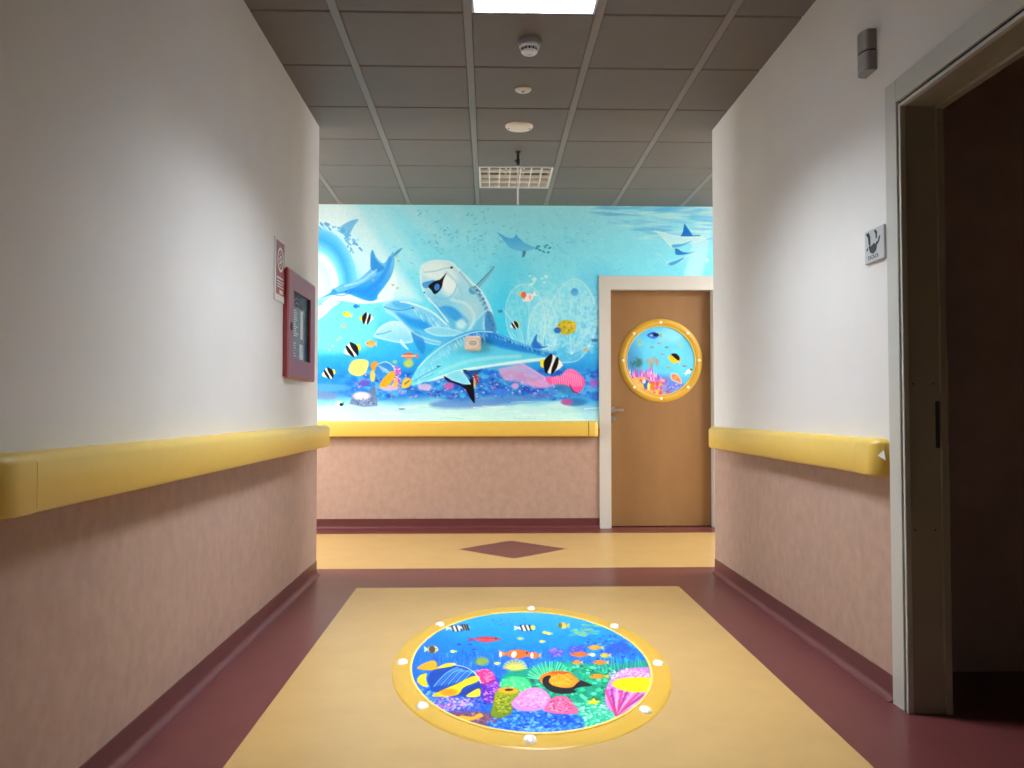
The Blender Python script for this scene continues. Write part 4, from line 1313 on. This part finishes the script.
# door porthole: design units are 1/100 of the picture radius
PXc, PZc, PR_ = 1.527, 1.470, .372
def paint_door():
    n = 220
    A, B = np.meshgrid(np.linspace(-1, 1, n), np.linspace(-1, 1, n))
    cv = Canvas(A * 100, B * 100)
    U, V = cv.U, cv.V
    cv.C[:] = ramp(V * .8 - U * .25, [(-90, (80, 180, 238)), (-30, (105, 212, 248)), (30, (95, 205, 246)), (95, (60, 145, 225))])
    cv.C += ((cv.noise(20, 20, 2) - .5) * 16)[..., None]
    cv.ell(35, -75, 45, 25, (150, 225, 248), .7, soft=1)
    cv.ell(-90, 10, 28, 60, (50, 110, 200), .5, soft=1)
    nn = cv.noise(9, 9, 3)
    q_ = np.clip((nn - .3) * 4, 0, 1)
    for cu, cw, ru, rv, cc in ((-70, 6, 20, 17, (60, 115, 110)), (-22, 4, 22, 18, (160, 150, 140)), (-28, -2, 12, 10, (185, 175, 150))):
        dd = np.sqrt(((U - cu) / ru) ** 2 + ((V - cw) / rv) ** 2)
        cv.blend(np.clip((1.1 - dd) * 2, 0, 1) * q_ * .85, cc)
    cv.ell(-15, 55, 70, 14, (90, 90, 200), .5, soft=1)
    rr = np.random.RandomState(8)
    cols = [(240, 150, 220), (220, 90, 190), (250, 200, 240), (170, 80, 200)]
    for i in range(190):
        u = rr.uniform(-98, 35)
        top = 20 + max(0, (u + 30)) * .75 - 10 * math.exp(-((u + 30) / 12) ** 2)
        v = top + rr.uniform(0, 32)
        cv.line([(u + rr.uniform(-3, 3), v + 16), (u + rr.uniform(-4, 4), v)], rr.uniform(3, 6), cols[i % 4], .85, taper=True)
    cv.poly([(-85, 55), (-50, 48), (-20, 62), (10, 70), (25, 95), (-40, 100), (-80, 80)], (240, 180, 90), .9, 6)
    for i in range(60):
        cv.ell(rr.uniform(-75, 20), rr.uniform(56, 98), rr.uniform(3, 7), rr.uniform(3, 6), [(250, 200, 90), (220, 60, 90), (240, 130, 60), (190, 80, 190)][i % 4], .75)
    cv.ell(-42, 68, 8, 13, (30, 110, 190), .95); cv.ell(-35, 74, 4, 11, (240, 240, 120), .95); cv.ell(-48, 60, 5, 6, (210, 240, 250), .9)
    cv.ell(-24, 76, 7, 9, (235, 120, 50), .9)
    cv.ell(40, 82, 34, 18, (60, 90, 220), .7, soft=.7)
    cv.speckle(None, [(150, 130, 230), (90, 170, 240), (200, 150, 200)], 60, 3, 9, .8, (5, 60, 66, 98))
    cv.fish(-20, -72, 40, 20, (30, 90, 215), c2=(60, 130, 230), d=-1, tail=(170, 190, 110)); cv.ell(-16, -74, 11, 5, (10, 20, 70), .9); cv.ell(-26, -72, 5, 3, (150, 190, 240), .9)
    cv.fish(38, -5, 34, 26, (250, 190, 20), d=-1, rot=20, tail=(240, 190, 40)); cv.poly([(30, -18), (44, -20), (54, -10), (52, 0), (42, -6)], BL, 1, 2)
    cv.poly([(28, 44), (34, 36), (48, 40), (58, 54), (60, 66), (46, 62), (32, 56)], (215, 110, 60), 1, 2, shade=((250, 230, 210), 3)); cv.ell(42, 50, 6, 8, (235, 150, 100), .9, rot=40)
    cv.fish(80, 32, 22, 13, (235, 240, 248), d=1, rot=-35); cv.ell(87, 26, 3, 3, (40, 60, 80), .9)
    for u, v, c in ((-60, -55, (180, 190, 110)), (-25, -38, (130, 170, 140)), (-5, -50, (170, 160, 150)), (17, -38, (120, 140, 150)), (57, -43, (200, 205, 90)), (22, 20, (200, 160, 120)), (68, 16, (130, 130, 150)), (-62, -45, (200, 200, 140)), (5, -18, (150, 160, 170))):
        cv.fish(u, v, 12, 7, c, d=-1, a=.85)
    k = PR_ * .835
    X = PXc + A * k; Z = PZc - B * k
    return cv, np.stack([X, np.full_like(X, YL - .0015), Z], -1), (A * A + B * B) < 1.02
cv, POS, mk = paint_door()
t = thing('porthole_sticker', 'round yellow porthole picture of tropical fish on the brown door', 'sticker', (PXc, YL, PZc))
me_o = sheet('fish_picture', cv, POS, M['mural'], mask=mk)
put(t, me_o)
fn = lambda r, a, h: (PXc + r * math.cos(a), YL - .001 - h, PZc + r * math.sin(a))
bm = bmesh.new(); annulus(bm, fn, PR_ * .82, PR_, .004, .016)
put(t, obj('ring', bm, M['ring'], smooth=True))
bm = bmesh.new(); annulus(bm, fn, PR_ * .815, PR_ * .835, .010, .014, m=3)
put(t, obj('ring_edge', bm, M['ring_light'], smooth=True))
for i in range(8):
    bm = bmesh.new()
    stud(bm, lambda r, a, z, p, q, h: (PXc + r * math.cos(a) + p, YL - .014 - h, PZc + r * math.sin(a) + q), PR_ * .915, PI / 4 * i + PI / 2, .014, .008)
    put(t, obj('stud', bm, M['stud'], smooth=True))

# floor porthole: an oval decal lying on the floor, 1.11 m wide and 1.85 m long
OX, OY, OA, OB = .168, 3.50, .556, .925
def paint_floor():
    n, m = 420, 520
    A, B = np.meshgrid(np.linspace(-1, 1, n), np.linspace(1, -1, m))
    X = OX + A * OA * .875; Y = OY + B * OB * .875
    # the artwork is drawn foreshortened; units count along the oval, compressed towards its far end
    W = 0.027350 * X + 0.999147 * Y + -0.031868
    U = 512 + 840 * (0.999626 * X + -0.027363 * Y) / W
    V = 384 - 840 * (-0.000847 * X + -0.030928 * Y + -1.029507) / W
    cv = Canvas(U, V)
    U, V = cv.U, cv.V
    n1 = cv.noise(14, 7, 2); n2 = cv.noise(4, 2.4, 5); n3 = cv.noise(2.0, 1.4, 8, 2)
    cv.C[:] = ramp(V + (n1 - .5) * 10 - (U - 530) * .02, [(612, (80, 180, 248)), (630, (40, 155, 245)), (648, (20, 130, 238)), (662, (25, 105, 225)), (690, (35, 100, 205)), (740, (30, 80, 190))])
    cv.blend(np.clip((n3 - .55) * 5, 0, 1) * np.clip((V - 640) / 15, 0, 1) * .5, (90, 170, 240))
    cv.ell(425, 650, 22, 18, (40, 120, 225), .5, soft=1)
    rr = np.random.RandomState(12)
    def coral(cu, cvv, ru, rv, cols, n=120, sz=1.0, seed=1, base=None, a=.9):
        if base:
            cv.ell(cu, cvv, ru, rv, base, .97, soft=.18)
        r2 = np.random.RandomState(seed)
        for i in range(n):
            t = r2.uniform(0, 2 * PI); q = math.sqrt(r2.rand()) * .98
            k = sz * r2.uniform(.6, 1.4)
            cv.ell(cu + ru * q * math.cos(t), cvv + rv * q * math.sin(t), k, k * .65, cols[r2.randint(len(cols))], a, soft=.5)
    # distant reef, right
    coral(615, 645, 34, 9, [(40, 110, 225), (90, 170, 245), (30, 90, 205), (60, 140, 235)], 170, 1.6, 2)
    coral(577, 651, 9, 5, [(90, 100, 210), (140, 120, 220)], 30, 1.2, 3, (70, 90, 200))
    coral(556, 653, 8, 4.5, [(130, 110, 210), (180, 130, 215)], 30, 1.1, 4, (90, 100, 205))
    coral(618, 650, 13, 6, [(60, 110, 230), (40, 90, 210)], 40, 1.3, 5, (50, 100, 225))
    coral(625, 662, 30, 8, [(20, 70, 190), (50, 130, 220), (40, 150, 190)], 90, 1.5, 6)
    for i in range(20):
        cv.ell(rr.uniform(573, 598), rr.uniform(625, 636), rr.uniform(3, 6), .8, ((170, 205, 90), (120, 190, 120))[i % 2], .7, rot=rr.uniform(-15, 15))
    # turquoise-green reef
    cv.poly([(508, 672), (530, 668), (560, 662), (590, 664), (620, 664), (650, 662), (662, 680), (640, 712), (600, 728), (560, 712), (520, 706), (500, 690)], (24, 150, 120), .95, 4)
    coral(580, 690, 66, 24, [(45, 195, 140), (20, 135, 95), (120, 235, 180), (30, 165, 120), (10, 100, 80)], 620, 1.9, 7)
    coral(592, 716, 42, 13, [(70, 205, 160), (130, 232, 190), (40, 160, 140), (200, 250, 220)], 420, 1.3, 8, (60, 185, 150))
    coral(515, 687, 16, 10, [(90, 220, 140), (60, 190, 120), (150, 240, 170)], 120, 1.3, 9, (70, 205, 130))
    for i in range(34):
        a = -PI * i / 33
        cv.line([(550 + 8 * math.cos(a), 680), (550 + 22 * math.cos(a) + rr.uniform(-1, 1), 678 + 18 * math.sin(a) * .9)], .9, ((60, 200, 140), (170, 240, 190))[i % 2], .75)
    for i in range(26):
        u = 595 + i * 2
        cv.line([(u, 672), (u + rr.uniform(-3, 3), 660 + rr.uniform(-2, 2))], 1.0, ((80, 200, 180), (30, 120, 130))[i % 2], .8)
    for i in range(40):
        cv.line([(u_ := rr.uniform(430, 500), v_ := rr.uniform(655, 668)), (u_ + rr.uniform(-2, 2), v_ - rr.uniform(3, 7))], 1.0, ((60, 130, 230), (30, 70, 180), (110, 170, 245))[i % 3], .8)
    # left: dark blue and purple corals
    coral(450, 700, 38, 14, [(30, 60, 170), (60, 110, 220), (150, 110, 210), (20, 40, 140)], 240, 1.5, 10)
    coral(447, 704, 28, 7, [(200, 120, 200), (235, 190, 235), (120, 80, 190), (160, 200, 245)], 260, 1.2, 11)
    coral(425, 695, 14, 9, [(80, 170, 235), (140, 205, 245), (40, 110, 215)], 90, 1.3, 12)
    coral(490, 690, 10, 14, [(120, 50, 180), (180, 90, 210), (70, 30, 150), (220, 150, 230)], 170, 1.1, 13, (90, 40, 165))
    coral(484, 677, 10.5, 7.5, [(230, 80, 150), (200, 40, 110), (250, 150, 190)], 120, 1.1, 14, (205, 50, 120))
    # bottom left: brown sea bed with an orange starfish
    cv.poly([(440, 714), (470, 712), (500, 716), (496, 728), (470, 726), (448, 720)], (120, 80, 110), .95, 4)
    coral(475, 719, 26, 6, [(160, 110, 130), (90, 60, 100), (200, 150, 160), (130, 60, 60)], 150, 1.1, 15)
    cv.poly([(455, 718), (464, 716.5), (472, 717.5), (480, 714), (483, 717), (476, 720), (468, 721.5), (458, 721)], (250, 180, 60), 1, 1)
    # foreground blue pebbled coral
    cv.poly([(486, 733), (496, 722), (510, 714), (530, 710), (556, 713), (578, 716), (584, 724), (576, 732), (540, 738), (500, 738)], (30, 100, 215), 1, 2)
    coral(535, 724, 48, 14, [(50, 130, 235), (20, 70, 190), (130, 190, 250), (30, 100, 220), (90, 160, 245)], 620, 1.6, 16)
    coral(535, 733, 44, 5, [(190, 225, 252), (90, 160, 240)], 140, 1.1, 17, a=.7)
    # barrel sponge
    cv.poly([(491, 716), (493, 704), (496, 692), (504, 688), (516, 689), (520, 694), (514, 704), (511, 714), (500, 719)], (150, 160, 30), 1, 1, c2=(110, 130, 20))
    coral(503, 704, 8, 11, [(190, 190, 50), (90, 110, 20), (160, 170, 40)], 130, 1.0, 18)
    cv.ell(508, 691, 10, 3.2, (225, 160, 40), 1, soft=.2); cv.ell(509, 690.5, 4.5, 1.2, (30, 25, 20), 1)
    # pink sponges
    cv.poly([(511, 704), (517, 697), (524, 691), (536, 688), (546, 692), (551, 700), (548, 708), (534, 712), (518, 711)], (228, 150, 200), 1, 1, c2=(205, 150, 225))
    coral(531, 700, 17, 9, [(245, 180, 215), (235, 120, 165), (215, 170, 235), (250, 210, 235)], 170, 1.1, 19, a=.7)
    cv.poly([(545, 712), (549, 702), (556, 697), (566, 697), (572, 703), (579, 713), (565, 715)], (215, 110, 155), 1, 1)
    coral(561, 706, 13, 7, [(250, 190, 215), (190, 60, 110), (235, 140, 180)], 170, .9, 20)
    # pink shell and yellow fish, right
    cv.poly([(606, 690), (612, 678), (624, 670), (640, 668), (656, 670), (660, 690), (648, 706), (632, 716), (616, 714), (606, 706)], (215, 150, 215), 1, 1.5)
    coral(632, 676, 24, 7, [(235, 190, 240), (190, 120, 210), (250, 225, 250)], 220, 1.0, 21)
    coral(618, 694, 12, 10, [(170, 60, 160), (235, 180, 235), (210, 110, 200)], 120, 1.1, 22)
    for i in range(13):
        a = .25 + i * .13
        cv.line([(616, 716), (616 + 46 * math.cos(a) * .95, 716 - 26 * math.sin(a))], 2.4, ((215, 60, 120), (250, 190, 220), (160, 40, 130))[i % 3], .8)
    cv.poly([(612, 685), (618, 680), (634, 678), (650, 679), (657, 683), (650, 691), (634, 693), (620, 690)], (255, 226, 0), 1, 1)
    cv.ell(628, 688, 9, 2, (255, 190, 20), .6, soft=.8)
    # orange-black fish
    cv.poly([(539, 680), (545, 674), (556, 671.5), (569, 673), (576, 678), (580, 684), (571, 688), (560, 691), (548, 688)], (250, 130, 40), 1, .7)
    cv.ell(562, 682, 13, 6.5, (255, 175, 50), .9, soft=.7); cv.ell(560, 673.5, 10, 1.6, (235, 80, 30), .8)
    cv.poly([(543, 679), (548, 676), (551, 677), (549, 681), (551, 685), (560, 688), (572, 688), (580, 682), (592, 686), (584, 687), (574, 690), (576, 693), (560, 694.5), (549, 691), (543, 685)], (18, 10, 20), 1, .6)
    cv.poly([(580, 681), (586, 683), (592, 686), (582, 687)], (30, 14, 20), 1, .5)
    cv.speckle(None, [(255, 210, 90), (235, 110, 40)], 60, .7, 23, .7, (551, 572, 675, 686))
    # big blue-striped yellow fish, left
    cv.poly([(417, 669), (424, 664), (433, 661), (437, 664), (436, 670), (426, 671)], (250, 165, 25), 1, .7)
    cv.poly([(427, 674), (420, 676), (417, 682), (423, 687), (428, 686), (426, 680)], (245, 205, 50), 1, .7)
    cv.poly([(428, 680), (434, 670), (446, 665), (462, 666), (474, 672), (480, 682), (480, 694), (462, 697), (444, 695), (432, 690)], (20, 70, 160), 1, .7)
    cv.poly([(434, 670), (446, 664), (456, 664), (452, 667), (440, 669)], (235, 205, 50), 1, .6)
    for i in range(9):
        cv.line([(434 + i * 3.6, 687 - i * .6), (446 + i * 3.4, 674 - i * .5 + i * .2), (458 + i * 2.2, 668 + i * .9)], 1.0, ((150, 205, 250), (60, 140, 225))[i % 2], .9)
    cv.poly([(432, 697), (444, 690), (458, 684), (472, 677), (479, 677), (478, 682), (464, 688), (456, 696)], (252, 200, 15), 1, .7)
    cv.ell(449, 693, 9, 3.5, (250, 150, 15), .9, soft=.5)
    cv.poly([(460, 695), (470, 688), (480, 684), (480, 688), (472, 694)], (20, 60, 140), 1, .6)
    cv.poly([(466, 697), (476, 690), (480, 690), (479, 697)], (250, 210, 50), 1, .7)
    cv.line([(452, 665), (466, 668), (476, 675), (481, 684)], .8, (240, 250, 255), .9)
    # striped and small fish along the far edge
    for (u, v, L, d) in ((456, 629, 17, 1), (525, 628.5, 18, 1), (465, 628, 10, 1)):
        cv.fish(u, v, L, 6, (245, 245, 235), d=d, tail=(245, 245, 240))
        for q in (-.2, .05, .28):
            cv.line([(u + q * L - 1, v - 2.6), (u + q * L + 1, v + 2.4)], 1.8, BL, .95)
    cv.ell(533, 628, 2.4, 2.4, (225, 215, 70), .9)
    cv.fish(432, 650, 13, 8, (230, 200, 110), d=1, tail=(220, 235, 240)); cv.ell(432, 650, 3.2, 4, (60, 50, 50), .85)
    cv.fish(486, 640, 30, 5.5, (215, 50, 50), d=1, tail=(150, 50, 90)); cv.line([(478, 640.5), (498, 640.5)], 1.2, (245, 120, 110), .8)
    cv.fish(517, 654.5, 30, 9, (245, 105, 25), d=1, tail=(245, 140, 50)); cv.ell(514, 655, 2.6, 3.4, (250, 240, 240), .95, rot=30); cv.ell(500.5, 655, 1.3, 2.4, (250, 240, 240), .9)
    cv.fish(534, 656, 12, 7, (240, 110, 40), d=-1, tail=(245, 150, 70)); cv.ell(532, 656, 1.6, 3, (250, 245, 240), .95)
    cv.fish(563, 626, 11, 6.5, (215, 190, 80), d=-1); cv.ell(560, 626, 2, 2.8, (70, 90, 60), .8)
    for u, v in ((545, 633), (520, 639), (453, 652), (542, 642), (549, 634), (497, 664)):
        cv.fish(u, v, 6, 3, (225, 215, 70), d=-1)
    cv.ell(482, 662, 7, 4, (150, 160, 50), .9, soft=.7)
    for i in range(18):
        a = PI * i / 17
        cv.line([(515, 669), (515 + 12 * math.cos(a), 669 - 9 * math.sin(a))], 1.0, ((245, 225, 90), (210, 200, 60))[i % 2], .9)
    cv.ell(515, 669, 9, 3, (225, 215, 110), .7, soft=.7)
    for (u, v, L, c) in ((580, 655, 20, (245, 110, 30)), (595, 648, 15, (240, 160, 40)), (600, 663, 15, (240, 130, 50)), (577, 663, 10, (230, 140, 50)), (598, 677, 18, (245, 140, 30)), (605, 656, 10, (235, 180, 60))):
        cv.fish(u, v, L, 5, c, d=-1, tail=(245, 190, 70))
    cv.ell(593, 655.5, 2.5, 1.8, (235, 235, 245), .9)
    cv.poly([(586, 701), (591, 701.5), (594, 698.5), (596, 701.5), (602, 702), (597, 703.5), (597, 706), (592, 704), (587, 705.5), (590, 703)], (250, 205, 20), 1, .6, smooth=False)
    for u, v in ((470, 645), (474, 650), (459, 645)):
        cv.ell(u, v, 2.2, .8, (20, 50, 120), .8)
    for i in range(30):
        cv.ell(rr.uniform(485, 525), rr.uniform(619, 626), 1.0, .4, (30, 90, 170), .6)
    g_ = cv.C.mean(-1, keepdims=True)
    cv.C = np.clip(g_ + (cv.C - g_) * 1.22, 0, 250)
    return cv, np.stack([X, Y, np.full_like(X, .0026)], -1), (A * A + B * B) < 1.01
cv, POS, mk = paint_floor()
t = thing('floor_decal', 'large oval porthole decal with reef fish lying on the yellow floor', 'floor sticker', (OX, OY, 0))
put(t, sheet('reef_picture', cv, POS, M['decal'], mask=mk))
fn = lambda r, a, h: (OX + r * OA * math.cos(a), OY + r * OB * math.sin(a), h)
bm = bmesh.new(); annulus(bm, fn, .865, 1.0, .002, .007, n=160)
put(t, obj('ring', bm, M['ring'], smooth=True))
bm = bmesh.new(); annulus(bm, fn, .860, .877, .005, .007, n=160, m=3)
put(t, obj('ring_edge', bm, M['ring_light'], smooth=True))
for a_ in (84.6, 140.5, -176.9, -140.0, -94.4, -45.5, -5.9, 34.6):
    bm = bmesh.new()
    stud(bm, lambda r, a, z, p, q, h: (OX + r * OA * math.cos(a) + p, OY + r * OB * math.sin(a) + q * 1.5, .0055 + h), .935, R(a_), .023, .014)
    put(t, obj('stud', bm, M['stud'], smooth=True))
